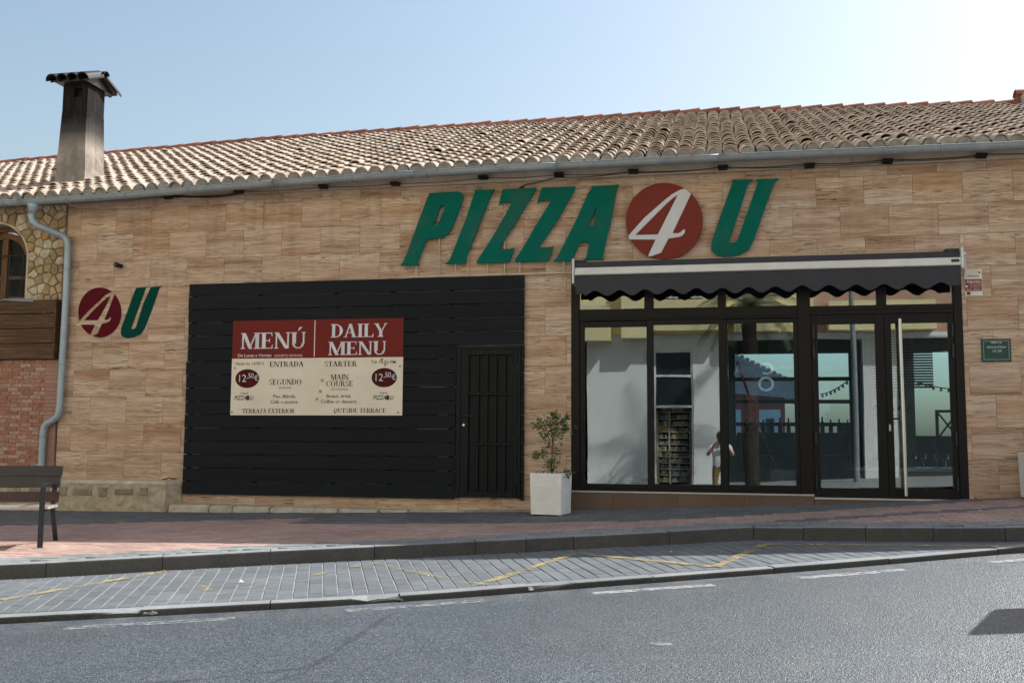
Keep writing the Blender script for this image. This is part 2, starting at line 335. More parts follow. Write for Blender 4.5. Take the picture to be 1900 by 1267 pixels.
def link(name, me, parent=None, loc=None, mw=None):
    o = bpy.data.objects.new(name, me); COL.objects.link(o)
    if parent is not None: o.parent = parent
    if mw is not None: o.matrix_basis = mw
    elif loc is not None: o.location = loc
    if parent is not None and parent.get('wl') is not None:
        pl = Vector(parent['wl'])
        if mw is not None: o.matrix_basis = Matrix.Translation(-pl) @ mw
        else: o.location = Vector(o.location)-pl
    wl = (Vector(loc) if loc is not None else (mw.translation if mw is not None else Vector((0, 0, 0))))
    o['wl'] = tuple(wl)
    return o
def tag(o, label=None, cat=None, group=None, kind=None):
    if label: o['label'] = label
    if cat: o['category'] = cat
    if group: o['group'] = group
    if kind: o['kind'] = kind
    return o
def thing(name, loc, label, cat, group=None):
    o = bpy.data.objects.new(name, None); COL.objects.link(o); o.location = loc; o.empty_display_size = .1; o['wl'] = tuple(loc)
    return tag(o, label, cat, group)
def bar(name, x0, x1, y0, y1, z0, z1, mat, parent, c=.004):
    return MB().cbox(x0, x1, y0, y1, z0, z1, c).obj(name, mat, parent, loc=((x0+x1)/2, y1, (z0+z1)/2))
DG = None
def curve_mesh(name, polys, Yc, th, mat):
    """flat outlines (x, z) given in the wall plane, filled and given thickness th"""
    cu = bpy.data.curves.new(name, 'CURVE'); cu.dimensions = '2D'; cu.fill_mode = 'BOTH'; cu.extrude = th/2
    for p in polys:
        sp = cu.splines.new('POLY'); sp.points.add(len(p)-1); sp.use_cyclic_u = True
        for q, (x, z) in zip(sp.points, p): q.co = (x, z, 0, 1)
    return _conv(name, cu, Yc, mat)
def _conv(name, cu, Yc, mat, sx=1., shear=0.):
    ob = bpy.data.objects.new(name+'_tmp', cu); COL.objects.link(ob)
    dg = bpy.context.evaluated_depsgraph_get(); me = bpy.data.meshes.new_from_object(ob.evaluated_get(dg))
    bpy.data.objects.remove(ob); bpy.data.curves.remove(cu)
    for v in me.vertices:
        x, y, z = v.co; v.co = ((x+shear*y)*sx, Yc-z, y)
    me.materials.clear(); me.materials.append(M[mat]); me.update(); return me
def text_mesh(body, h, x, z, Yc, mat, align='CENTER', bold=0., sx=1., shear=0., th=.0006):
    """one line of flat print with cap height h, centred (or aligned) on x, its baseline on z"""
    cu = bpy.data.curves.new('print', 'FONT'); cu.body = body; cu.size = h/.73; cu.align_x = align; cu.offset = bold*h; cu.extrude = th/2; cu.resolution_u = 3
    me = _conv('print', cu, 0, mat, sx, shear)
    for v in me.vertices: v.co.x += x; v.co.y += Yc; v.co.z += z
    return me
def join(name, meshes, parent=None, loc=(0, 0, 0)):
    bm = bmesh.new(); mats = []
    for me in meshes:
        base = len(bm.faces); idx = []
        for mm in me.materials:
            if mm not in mats: mats.append(mm)
            idx.append(mats.index(mm))
        bm.from_mesh(me); bm.faces.ensure_lookup_table()
        for f in bm.faces[base:]: f.material_index = idx[f.material_index] if f.material_index < len(idx) else 0
    L = Vector(loc)
    for v in bm.verts: v.co -= L
    out = bpy.data.meshes.new(name); bm.to_mesh(out); bm.free()
    for mm in mats: out.materials.append(mm)
    for me in meshes: bpy.data.meshes.remove(me)
    return link(name, out, parent, loc)

# serif capitals drawn from stems, thin strokes and bowls (flat print)
def serif_line(body, h, x, z, Yc, mat, sx=1., align='CENTER'):
    T, t, sh, se = .205, .085, .055, .08
    def rect(a, b, c, d): return [(a, c), (b, c), (b, d), (a, d)]
    def stem(a, wd=T, y0=0, y1=1, bot=True, top=True):
        o = [rect(a, a+wd, y0, y1)]
        if bot: o.append(rect(a-se, a+wd+se, y0, y0+sh))
        if top: o.append(rect(a-se, a+wd+se, y1-sh, y1))
        return o
    def diag(x0, y0, x1, y1, wd): return [[(x0, y0), (x0+wd, y0), (x1+wd, y1), (x1, y1)]]
    def ring(cx, cy, rx, ry, a0, a1, wmax, wmin, n=14):
        po, pi = [], []
        for i in range(n+1):
            a = R(a0+(a1-a0)*i/n); c, s_ = math.cos(a), math.sin(a); wd = wmin+(wmax-wmin)*abs(c)**1.5
            po.append((cx+rx*c, cy+ry*s_)); pi.append((cx+(rx-wd)*c, cy+(ry-max(wmin, wd*.45))*s_))
        return [po+pi[::-1]]
    G = {
     'I': (.42, stem(.12)), 'L': (.72, stem(.10)+[rect(.29, .66, 0, sh), [(.58, 0), (.68, 0), (.68, .27), (.65, .27)]]),
     'T': (.80, stem(.31, top=False)+[rect(.04, .76, 1-sh, 1), [(.04, 1), (.12, 1), (.06, .74), (.03, .74)], [(.68, 1), (.76, 1), (.77, .74), (.74, .74)]]),
     'E': (.76, stem(.10)+[rect(.29, .68, 0, sh), rect(.29, .66, 1-sh, 1), rect(.29, .52, .48, .53), [(.60, 0), (.70, 0), (.70, .26), (.67, .26)], [(.58, 1), (.66, 1), (.67, .76), (.64, .76)], rect(.50, .54, .38, .63)]),
     'N': (.90, stem(.10, t)+stem(.74, t, bot=False)+diag(.62, 0, .06, 1, T)),
     'M': (1.10, stem(.09, t)+stem(.83, T)+diag(.46, 0, .07, 1, T)+diag(.46, .02, .83, 1, t)),
     'U': (.88, [rect(.12, .12+T, .3, 1), rect(.04, .38, 1-sh, 1), rect(.70, .70+t, .3, 1), rect(.62, .85, 1-sh, 1)]+ring(.4425, .30, .3225, .31, 180, 360, .14, .07)),
     'D': (.88, stem(.10)+ring(.30, .5, .52, .5, -90, 90, T, sh+.005)),
     'A': (.88, diag(.08, 0, .38, 1, t)+diag(.60, 0, .33, 1, T)+[rect(.20, .62, .32, .37), rect(.0, .24, 0, sh), rect(.53, .88, 0, sh)]),
     'Y': (.86, [rect(.34, .34+T, 0, .46), rect(.25, .62, 0, sh)]+diag(.34, .42, .05, 1, T)+diag(.46, .42, .72, 1, t)+[rect(0, .32, 1-sh, 1), rect(.64, .86, 1-sh, 1)]),
     'R': (.86, stem(.10)+ring(.36, .75, .33, .25, -90, 90, .16, sh)+[rect(.28, .37, 1-sh, 1), rect(.28, .37, .5, .5+sh)]+diag(.62, 0, .36, .5, T)+[rect(.6, .86, 0, sh)]),
     'P': (.76, stem(.10)+ring(.36, .73, .33, .27, -90, 90, .16, sh)+[rect(.28, .37, 1-sh, 1), rect(.28, .37, .46, .46+sh)]),
     'B': (.80, stem(.10)+ring(.36, .76, .29, .24, -90, 90, .15, sh)+ring(.36, .26, .36, .26, -90, 90, .16, sh)),
     'O': (.92, ring(.46, .5, .42, .51, 0, 360, T, .05, 26)), 'C': (.84, ring(.45, .5, .40, .51, 48, 318, T, .05, 20)+[[(.70, .98), (.74, .98), (.75, .66), (.72, .66)]]),
     'G': (.92, ring(.45, .5, .40, .51, 48, 325, T, .05, 20)+[rect(.64, .82, .0+.08, .42), rect(.55, .90, .40, .44), [(.70, .98), (.74, .98), (.75, .66), (.72, .66)]]),
     'S': (.66, ring(.32, .74, .26, .27, 30, 250, .14, .06)+ring(.32, .27, .28, .28, -150, 75, .15, .06)+[[(.52, .98), (.56, .98), (.57, .70), (.54, .70)], [(.05, .0), (.08, .0), (.08, .30), (.05, .30)]]),
     'X': (.86, diag(.56, 0, .06, 1, T)+diag(.10, 0, .62, 1, t)+[rect(0, .28, 0, sh), rect(.48, .86, 0, sh), rect(0, .34, 1-sh, 1), rect(.54, .82, 1-sh, 1)]),
     'Z': (.74, [rect(.06, .68, 0, sh), rect(.06, .68, 1-sh, 1)]+diag(.05, 0, .48, 1, T)), ' ': (.38, []), '(': (.3, []), ')': (.3, [])}
    G['Ú'] = (G['U'][0], G['U'][1]+[[(.42, 1.10), (.48, 1.10), (.66, 1.32), (.50, 1.32)]])
    W = sum(G[c][0] for c in body)*h*sx
    x0 = x-W/2 if align == 'CENTER' else x
    mb = MB(); k = 0
    for c in body:
        wd, polys = G[c]
        for p in polys:
            k += 1; yy = Yc-.00035*(k % 7)
            mb.add([(x0+a*h*sx, yy, z+b*h) for a, b in p], [tuple(range(len(p)))])
        x0 += wd*h*sx
    me = bpy.data.meshes.new('serif'); me.from_pydata(mb.v, [], mb.f); me.materials.append(M[mat]); me.update()
    return me

# ------------------------------------------------------------------ ground shape
KX = [-60, -16, -9.3, -7.2, -2.4, -1.8, 1.2, 2.95, 3.6, 8, 60]; KZ = [-1.5, -1.12, -1.05, -1.03, -.945, -.915, -.787, -.690, -.657, -.44, .4]
def Zw(x): return sum(float(np.interp(x+d, KX, KZ)) for d in (-.5, -.25, 0, .25, .5))/5
def G(x, y, off=0.): return Zw(x)+.03*max(min(y, 2), -13.5)+off
ROAD_A = math.atan(.409); UD = Vector((math.cos(ROAD_A), math.sin(ROAD_A), 0)); ND = Vector((math.sin(ROAD_A), -math.cos(ROAD_A), 0))
def edgeY(x): return .409*x-4.241
def kerbY(x): return float(np.interp(x, [-20, -5.93, -4.29, -2.38, -.48, .38, 2.55, 3.6, 12], [-10.3, -4.69, -3.83, -3.02, -2.50, -2.25, -2.79, -2.80, .45]))
OFF_BAY, OFF_ROAD = -.13, -.18
def sheet(name, pts_fn, nx, ny, mat, parent=None, kind=None):
    vs = [pts_fn(i/nx, j/ny) for j in range(ny+1) for i in range(nx+1)]
    fs = [(j*(nx+1)+i, j*(nx+1)+i+1, (j+1)*(nx+1)+i+1, (j+1)*(nx+1)+i) for j in range(ny) for i in range(nx)]
    o = MB().add(vs, fs).obj(name, mat, parent, smooth=True)
    if kind: o['kind'] = kind
    return o
# outlines of the sign letters and the wall emblem (x, z metres in the wall plane)
LET={'P':[[(-3.751,3.288),(-3.549,3.293),(-3.38,3.296),(-3.33,3.295),(-3.296,3.268),(-3.267,3.225),(-3.278,3.175),(-3.327,3.039),(-3.386,2.875),(-3.425,2.794),(-3.474,2.724),(-3.541,2.676),(-3.62,2.665),(-3.761,2.658),(-3.789,2.613),(-3.893,2.356),(-3.875,2.317),(-3.881,2.304),(-4.128,2.308),(-4.132,2.319),(-4.092,2.356),(-4.027,2.521),(-3.885,2.916),(-3.764,3.235),(-3.742,3.262)],[(-3.59,3.099),(-3.57,3.118),(-3.525,3.113),(-3.522,3.089),(-3.601,2.883),(-3.617,2.856),(-3.679,2.847)]],'I':[[(-3.117,3.305),(-2.833,3.302),(-2.877,3.247),(-2.958,3.046),(-3.192,2.45),(-3.23,2.353),(-3.218,2.342),(-3.229,2.309),(-3.503,2.312),(-3.506,2.322),(-3.453,2.354),(-3.42,2.425),(-3.23,2.903),(-3.122,3.235),(-3.105,3.279)]],'Z':[[(-2.722,3.298),(-2.27,3.303),(-2.273,3.275),(-2.381,3.105),(-2.489,2.929),(-2.663,2.663),(-2.763,2.497),(-2.752,2.484),(-2.629,2.487),(-2.585,2.491),(-2.566,2.512),(-2.569,2.475),(-2.601,2.389),(-2.626,2.313),(-3.074,2.305),(-3.068,2.343),(-3.014,2.423),(-2.817,2.723),(-2.676,2.969),(-2.602,3.106),(-2.666,3.12),(-2.721,3.118),(-2.752,3.104),(-2.773,3.083),(-2.766,3.148)]],'Z2':[[(-2.193,3.299),(-1.748,3.292),(-1.75,3.263),(-1.954,2.908),(-2.126,2.644),(-2.236,2.502),(-2.231,2.488),(-2.104,2.492),(-2.066,2.5),(-2.039,2.514),(-2.05,2.458),(-2.077,2.384),(-2.103,2.309),(-2.553,2.309),(-2.548,2.344),(-2.461,2.471),(-2.299,2.748),(-2.127,3.024),(-2.071,3.117),(-2.138,3.125),(-2.198,3.122),(-2.236,3.107),(-2.252,3.089),(-2.247,3.138)]],'A':[[(-1.542,3.283),(-1.171,3.291),(-1.203,3.244),(-1.273,2.861),(-1.342,2.574),(-1.395,2.331),(-1.374,2.319),(-1.385,2.304),(-1.644,2.306),(-1.607,2.337),(-1.591,2.401),(-1.569,2.528),(-1.585,2.545),(-1.633,2.554),(-1.67,2.548),(-1.697,2.527),(-1.761,2.385),(-1.793,2.332),(-1.782,2.316),(-1.793,2.3),(-2.05,2.304),(-2.044,2.313),(-1.996,2.349),(-1.921,2.486),(-1.739,2.835),(-1.579,3.196),(-1.531,3.259)],[(-1.468,3.008),(-1.511,2.757),(-1.58,2.759)]],'U':[[(0.259,3.281),(0.27,3.29),(0.524,3.283),(0.509,3.263),(0.473,3.248),(0.426,3.111),(0.249,2.578),(0.216,2.491),(0.23,2.476),(0.281,2.477),(0.321,2.505),(0.35,2.586),(0.544,3.129),(0.587,3.245),(0.565,3.274),(0.575,3.287),(0.842,3.28),(0.831,3.263),(0.792,3.236),(0.704,3.005),(0.516,2.487),(0.459,2.384),(0.368,2.329),(0.256,2.297),(0.143,2.295),(0.042,2.333),(-0.008,2.399),(-0.001,2.493),(0.093,2.771),(0.234,3.155),(0.276,3.257)]],'disc':[[(-0.106,2.767),(-0.11,2.712),(-0.119,2.657),(-0.135,2.604),(-0.156,2.554),(-0.183,2.506),(-0.215,2.462),(-0.252,2.422),(-0.293,2.386),(-0.337,2.356),(-0.385,2.33),(-0.436,2.311),(-0.489,2.297),(-0.543,2.289),(-0.597,2.288),(-0.652,2.292),(-0.706,2.303),(-0.759,2.32),(-0.81,2.343),(-0.858,2.372),(-0.903,2.406),(-0.944,2.444),(-0.981,2.487),(-1.013,2.534),(-1.04,2.584),(-1.061,2.637),(-1.076,2.692),(-1.085,2.747),(-1.088,2.804),(-1.084,2.86),(-1.075,2.916),(-1.059,2.969),(-1.037,3.021),(-1.01,3.069),(-0.977,3.114),(-0.94,3.154),(-0.898,3.19),(-0.852,3.221),(-0.804,3.246),(-0.752,3.266),(-0.699,3.279),(-0.644,3.286),(-0.589,3.287),(-0.534,3.281),(-0.479,3.269),(-0.427,3.251),(-0.376,3.227),(-0.329,3.198),(-0.284,3.164),(-0.244,3.124),(-0.208,3.081),(-0.177,3.034),(-0.151,2.984),(-0.131,2.932),(-0.117,2.878),(-0.108,2.823)]],'four':[[(-0.33,3.198),(-0.25,3.129),(-0.491,2.623),(-0.422,2.618),(-0.381,2.637),(-0.358,2.663),(-0.332,2.665),(-0.336,2.624),(-0.371,2.584),(-0.405,2.571),(-0.543,2.554),(-0.637,2.374),(-0.736,2.341),(-0.776,2.327),(-0.803,2.335),(-0.793,2.361),(-0.705,2.548),(-1.037,2.559),(-1.057,2.595),(-1.036,2.63),(-0.848,2.838),(-0.579,3.066),(-0.486,3.134),(-0.393,3.183)],[(-0.425,3.119),(-0.44,3.078),(-0.676,2.612),(-0.969,2.614),(-0.767,2.811),(-0.58,2.995),(-0.498,3.069)]],'decal_disc':[[(-9.0,1.649),(-9.015,1.698),(-9.024,1.749),(-9.026,1.8),(-9.021,1.85),(-9.01,1.898),(-8.992,1.944),(-8.968,1.987),(-8.938,2.025),(-8.903,2.058),(-8.864,2.085),(-8.821,2.106),(-8.776,2.12),(-8.729,2.127),(-8.68,2.127),(-8.632,2.121),(-8.584,2.107),(-8.539,2.086),(-8.496,2.06),(-8.535,2.05),(-8.604,2.013),(-8.741,1.895),(-8.869,1.784),(-8.954,1.697),(-8.992,1.649)],[(-8.454,2.025),(-8.416,1.984),(-8.385,1.937),(-8.36,1.886),(-8.342,1.833),(-8.332,1.777),(-8.33,1.722),(-8.337,1.668),(-8.351,1.615),(-8.373,1.567),(-8.402,1.522),(-8.437,1.484),(-8.478,1.452),(-8.523,1.427),(-8.572,1.409),(-8.624,1.401),(-8.677,1.4),(-8.73,1.408),(-8.781,1.424),(-8.735,1.44),(-8.696,1.459),(-8.677,1.507),(-8.637,1.599),(-8.532,1.621),(-8.502,1.649),(-8.492,1.689),(-8.508,1.69),(-8.542,1.657),(-8.6,1.654),(-8.54,1.794)],[(-8.515,2.009),(-8.596,1.835),(-8.706,1.652),(-8.921,1.656),(-8.764,1.814),(-8.619,1.941)],[(-8.972,1.592),(-8.957,1.568),(-8.941,1.545),(-8.923,1.524),(-8.904,1.504),(-8.884,1.486),(-8.862,1.469),(-8.839,1.454),(-8.816,1.44),(-8.747,1.584)]],'decal_U':[[(-8.114,2.106),(-7.922,2.119),(-7.96,2.101),(-8.15,1.563),(-8.164,1.523),(-8.148,1.513),(-8.113,1.518),(-8.088,1.546),(-7.99,1.879),(-7.886,2.101),(-7.904,2.114),(-7.696,2.123),(-7.742,2.099),(-7.846,1.796),(-7.947,1.528),(-8.004,1.441),(-8.124,1.391),(-8.22,1.382),(-8.301,1.409),(-8.325,1.454),(-8.324,1.526),(-8.223,1.812),(-8.138,2.05)]]}
# ------------------------------------------------------------------ ground, road, parking bay, pavement
tag(sheet('ground', lambda u, v: ((u-.5)*900, (v-.5)*900, Zw((u-.5)*900)-1.1 if abs(u-.5) < .5 else -1.5), 30, 30, 'terrain'), kind='structure')
def road_pt(u, v):
    x = -45+90*u; y = edgeY(x)-.02 - v*9.; return (x-3.2*v, y, G(x-3.2*v, y, OFF_ROAD))
road = tag(sheet('road', road_pt, 90, 18, 'asphalt'), kind='structure')
def far_walk(u, v):
    x = -45+90*u-3.2; y = edgeY(x+3.2)-9.02-v*14; return (x, y, G(x, y, OFF_ROAD)+.11)
tag(sheet('far_pavement', far_walk, 60, 6, 'paver_light'), kind='structure')

# painted marks on the road: worn edge line dashes, a round stud mark
def strip(name, a, b, wd, off, mat, parent, lift=.004, n=10):
    a = Vector((*a, 0)); b = Vector((*b, 0)); d = (b-a).normalized(); q = Vector((-d.y, d.x, 0))*wd/2; vs = []; fs = []
    for i in range(n+1):
        p = a.lerp(b, i/n)
        for s_ in (-1, 1): c = p+q*s_; vs.append((c.x, c.y, G(c.x, c.y, off)+lift))
    fs = [(2*i, 2*i+2, 2*i+3, 2*i+1) for i in range(n)]
    return MB().add(vs, fs).obj(name, mat, parent)
for a, b, mt in (((-4.5, -6.42), (-3.44, -5.96), 'lane_white_worn'), ((-2.72, -5.60), (-1.75, -5.19), 'lane_white_worn'), ((-.95, -4.93), (-.02, -4.59), 'lane_white'),
                 ((.66, -4.31), (1.54, -3.96), 'lane_white'), ((2.25, -3.70), (3.2, -3.34), 'lane_white'), ((-6.2, -7.1), (-5.3, -6.75), 'lane_white_worn')):
    strip('edge_dash', a, b  , .115, OFF_ROAD, mt, road)
mb = MB(); cx, cy = -.33, -6.62
mb.add([(cx+.07*math.cos(t), cy+.055*math.sin(t), G(cx, cy, OFF_ROAD)+.004) for t in np.linspace(0, 2*math.pi, 15)[:-1]], [tuple(range(14))]).obj('paint_blob', 'lane_white_worn', road)

# parking bay: sand bed, pavers one by one, edge kerb
def bay_pt(u, v):
    x = -16+19.4*u; y0 = kerbY(x); y1 = edgeY(x)+.14; y = y0+(y1-y0)*v; return (x, y, G(x, y, OFF_BAY)-.0065)
bay = tag(sheet('parking_bay', bay_pt, 50, 6, 'joint_sand'), kind='structure')
def ground_mw(x, y, ang, z):
    e = .05; gx = (G(x+e, y)-G(x-e, y))/(2*e); gy = .03
    nz = Vector((-gx, -gy, 1)).normalized(); ux = Vector((math.cos(ang), math.sin(ang), 0)); ux = (ux-nz*ux.dot(nz)).normalized(); uy = nz.cross(ux)
    mm = Matrix((ux, uy, nz)).transposed().to_4x4(); mm.translation = (x, y, z); return mm
PW, PL = .118, .232
def paver_block(wd, ln, h=.05, c=.006):
    b = MB(); a = wd/2; l = ln/2
    vs = [(-a, -l, -h), (a, -l, -h), (a, l, -h), (-a, l, -h), (-a, -l, -c), (a, -l, -c), (a, l, -c), (-a, l, -c), (-a+c, -l+c, 0), (a-c, -l+c, 0), (a-c, l-c, 0), (-a+c, l-c, 0)]
    fs = [(i, (i+1) % 4, 4+(i+1) % 4, 4+i) for i in range(4)]+[(4+i, 4+(i+1) % 4, 8+(i+1) % 4, 8+i) for i in range(4)]+[(8, 9, 10, 11)]
    return vs, fs
pv, pf = paver_block(PW-.0085, PL-.003, c=.004)
spots = []
O = Vector((.38, -2.25, 0))
def clip(poly, p, nrm):
    out = []
    for i in range(len(poly)):
        a, b = poly[i], poly[(i+1) % len(poly)]; da = (a[0]-p[0])*nrm[0]+(a[1]-p[1])*nrm[1]; db = (b[0]-p[0])*nrm[0]+(b[1]-p[1])*nrm[1]
        if da <= 0: out.append(a)
        if da*db < 0: t_ = da/(da-db); out.append((a[0]+(b[0]-a[0])*t_, a[1]+(b[1]-a[1])*t_))
    return out
for i in range(-122, 26):
    sh_ = (i % 2)*PL/2
    for j in range(-6, 15):
        c = O+UD*(i*PW)+ND*(j*PL+sh_)
        if c.x > 3.15 or c.x < -13.5: continue
        if c.y > kerbY(c.x)+.16 or c.y < edgeY(c.x)+.145-.10: continue
        spots.append((c.x, c.y))
def seen(x, y, pad=60):
    p = Vector((x, y+CAM_D, G(x, y, OFF_BAY))); zc = p.dot(_F)
    return zc, 950+1847*p.dot(_R)/zc, 633.5-1847*p.dot(_U2)/zc
spots.sort(key=lambda p: (0 if -30 < seen(*p)[1] < 1930 else 1, seen(*p)[0]))
pm = MB().add(pv, pf).mesh('paver', 'paver_grey'); rest = MB()
en = (math.sin(ROAD_A), -math.cos(ROAD_A))
for k, (x, y) in enumerate(spots):
    z = G(x, y, OFF_BAY)+rng.uniform(-.0022, .0015); mw = ground_mw(x, y, ROAD_A+rng.uniform(-.010, .010), z)
    e0 = (x, edgeY(x)+.150)
    if (y-e0[1])*math.cos(ROAD_A) < PL/2+.01:       # cut against the edge kerb
        c_ = [mw @ Vector((a_, b_, 0)) for a_, b_ in ((-PW/2+.004, -PL/2), (PW/2-.004, -PL/2), (PW/2-.004, PL/2), (-PW/2+.004, PL/2))]
        poly = clip([(q.x, q.y) for q in c_], e0, en)
        if len(poly) < 3: continue
        n_ = len(poly); vs_ = [(a_, b_, G(a_, b_, OFF_BAY)-.002) for a_, b_ in poly]+[(a_, b_, G(a_, b_, OFF_BAY)-.05) for a_, b_ in poly]
        fs_ = [tuple(range(n_))]+[(q, (q+1) % n_, n_+(q+1) % n_, n_+q) for q in range(n_)]
        if k < 300: MB().add(vs_, fs_).obj('paver', 'paver_grey', bay, loc=(x, y, z))
        else: rest.add(vs_, fs_)
        continue
    if k < 300: link('paver', pm, bay, mw=mw)
    else: rest.add([mw @ Vector(p) for p in pv], pf)
tag(rest.obj('pavers', 'paver_grey', bay), kind='stuff')
# yellow zigzag of the loading bay
ZZ = [(-6.6, -5.1, -5.49, -5.82, 0), (-5.62, -5.95, -4.98, -4.25, 1), (-4.98, -4.25, -3.9, -5.35, 0), (-3.9, -5.35, -3.2, -3.62, 0), (-3.2, -3.62, -1.88, -4.78, 0), (-1.88, -4.78, -1.33, -3.05, 1), (-1.33, -3.05, 0., -4.0, 1), (0., -4.0, .47, -2.62, 2), (.47, -2.62, 1.38, -2.80, 2), (1.38, -2.80, 2.5, -3.12, 2)]
for a, b, c, d, wgt in ZZ:
    strip('zigzag_line', (a, b), (c, d), .085, OFF_BAY, 'lane_yellow' if wgt else 'lane_yellow_worn', bay, lift=.007, n=12)
# edge kerb (low, worn) stone by stone
ek = tag(MB().box(-14, -13.9, -11, -10.9, -1.7, -1.6).obj('bay_edge_kerb', 'kerb_edge'), kind='structure')
jx = [-13.2, -11.9, -10.6, -9.3, -8.0, -6.75, -5.45, -4.20, -3.33, -2.42, -1.47, -.50, .48, 1.46, 2.44, 3.45]
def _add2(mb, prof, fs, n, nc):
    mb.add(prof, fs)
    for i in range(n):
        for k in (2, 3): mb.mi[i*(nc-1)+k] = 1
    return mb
def kerb_stone(name, xa, xb, yf, top_off, drop, depth, mat, parent, gap=.004, rnd=.022, n=6, chip=None, back=.05):
    mb = MB(); prof = []
    a = Vector((xa, yf(xa), 0)); b = Vector((xb, yf(xb), 0)); d = (b-a).normalized(); q = Vector((-d.y, d.x, 0))
    a += d*gap; b -= d*gap
    cross = [(0, -drop), (0, -rnd), (rnd*.3, -rnd*.3), (rnd, 0), (depth, 0), (depth, -back)]
    for i in range(n+1):
        p = a.lerp(b, i/n)
        for k, (o_, z_) in enumerate(cross):
            cc = p+q*o_; zz = G(p.x, p.y, top_off)+z_
            if chip and abs(i/n-chip) < .22 and k in (1, 2, 3): cc += q*.055*rng.uniform(.5, 1); zz -= .03*rng.uniform(.3, 1)
            prof.append((cc.x, cc.y, zz))
    nc = len(cross)
    fs = [(i*nc+k, (i+1)*nc+k, (i+1)*nc+k+1, i*nc+k+1) for i in range(n) for k in range(nc-1)]
    fs += [tuple(range(nc)), tuple(n*nc+k for k in range(nc-1, -1, -1))]
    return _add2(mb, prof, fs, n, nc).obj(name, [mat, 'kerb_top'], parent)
for i in range(len(jx)-1):
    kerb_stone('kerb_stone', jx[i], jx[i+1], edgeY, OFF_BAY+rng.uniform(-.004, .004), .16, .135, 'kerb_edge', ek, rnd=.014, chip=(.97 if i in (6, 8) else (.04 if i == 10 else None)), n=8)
# broken lumps where the edge kerb has been knocked
for x, s_ in ((-4.14, .05), (-2.42, .035), (-1.47, .032), (-.50, .03)):
    bm = bmesh.new(); bmesh.ops.create_icosphere(bm, subdivisions=2, radius=1)
    for v in bm.verts:
        k = 1+.35*math.sin(v.co.x*5+x)*math.cos(v.co.y*4)+.2*math.sin(v.co.z*9); v.co = Vector((v.co.x*s_*1.2*k, v.co.y*s_*.55*k, v.co.z*s_*.40*k))
        v.co = Matrix.Rotation(ROAD_A, 3, 'Z') @ v.co
    me = bpy.data.meshes.new('broken_lump'); bm.to_mesh(me); bm.free(); me.materials.append(M['kerb_broken'])
    link('broken_lump', me, ek, loc=(x, edgeY(x)+.02, G(x, edgeY(x), OFF_BAY)-.028))

# pavement with its paver courses
def pave_pt(u, v):
    x = -16+28*u; y1 = kerbY(x)+.1; return (x, .02+(y1-.02)*v, G(x, .02+(y1-.02)*v)-.012)
pave = tag(sheet('pavement', pave_pt, 80, 8, 'joint_dark'), kind='structure')
def zone(x, y):
    ky = kerbY(x); d = (y-ky)*math.cos(ROAD_A)
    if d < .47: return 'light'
    if x < -5.0: return 'dark' if y > -.95+.33*(x+5.3) else 'red'
    lim = -2.2+.40*(x+4.87) if x < -4.4 else -1.55+.02*(x+4)
    if x < -5.1+(-.93-y)*.25: return 'red'
    if x < -1.0: return 'dark' if y > -1.42+.03*(x+2) else 'red'
    if y > -1.38+.31*(x+.52): return 'dark'
    if y > -2.0+.29*(x+.49): return 'red'
    if y > -2.35+.33*(x+.49) : return 'dark'
    return 'red'
pav = {'light': MB(), 'dark': MB(), 'red': MB()}
wv, wf = paver_block(.205, .103, .03, .004)
cand = []
for i in range(-66, 36):
    for j in range(0, 62):
        x = i*.21+(j % 2)*.105; c = Vector((x, -.06-j*.108, 0))
        if c.y < kerbY(c.x)+.175 or c.y < -5.2 or c.x > 6.5 or c.x < -13: continue
        cand.append((c.x, c.y))
cand.sort(key=lambda p: (0 if -30 < seen(*p)[1] < 1930 else 1, seen(*p)[0]))
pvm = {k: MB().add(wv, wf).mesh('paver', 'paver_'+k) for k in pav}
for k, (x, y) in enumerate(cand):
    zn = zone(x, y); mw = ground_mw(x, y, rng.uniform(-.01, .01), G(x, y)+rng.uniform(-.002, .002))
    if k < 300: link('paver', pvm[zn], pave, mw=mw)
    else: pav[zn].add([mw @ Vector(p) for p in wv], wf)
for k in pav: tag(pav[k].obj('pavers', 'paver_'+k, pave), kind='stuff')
kb = tag(MB().box(-15, -14.9, -9, -8.9, -1.6, -1.5).obj('kerb', 'kerb_granite'), kind='structure')
kx = [-14.5, -13.5, -12.5, -11.5, -10.5, -9.6, -8.7, -7.75, -6.82, -5.93, -5.05, -4.18, -3.27, -2.35, -1.86, -1.40, -.46, .38, .86, 1.43, 2.02, 2.62, 3.3, 4.1, 5, 6]
for i in range(len(kx)-1):
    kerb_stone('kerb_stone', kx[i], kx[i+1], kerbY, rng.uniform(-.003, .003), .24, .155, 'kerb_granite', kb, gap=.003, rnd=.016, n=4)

# ------------------------------------------------------------------ the restaurant building
EX = [-14, -10, -8.4, -6.7, -5.1, -3.6, 0, 3.6, 6.5]; EZ = [3.355, 3.375, 3.40, 3.45, 3.485, 3.515, 3.525, 3.505, 3.49]
RX = [-16, -14.7, -11.6, -8.6, -5.3, -1.1, 0, 2.65, 4.86, 7]; RZ = [5.66, 5.70, 5.79, 5.88, 5.92, 5.935, 5.935, 5.86, 5.78, 5.72]
YE, YR = -.33, 5.2
def eave(x): return sum(float(np.interp(x+d, EX, EZ)) for d in (-.8, -.4, 0, .4, .8))/5
def ridge(x): return float(np.interp(x, RX, RZ))-.10
def roofz(x, y): return eave(x)+(y-YE)*(ridge(x)-eave(x))/(YR-YE)
bld = thing('restaurant_building', (-3, 0, -.9), 'long low restaurant clad in wood coloured travertine under a clay tile roof', 'building')
GX0, GX1 = -9.28, 6.6
SX0, SX1, SZ1 = -1.81, 2.965, 2.27
fw = MB()
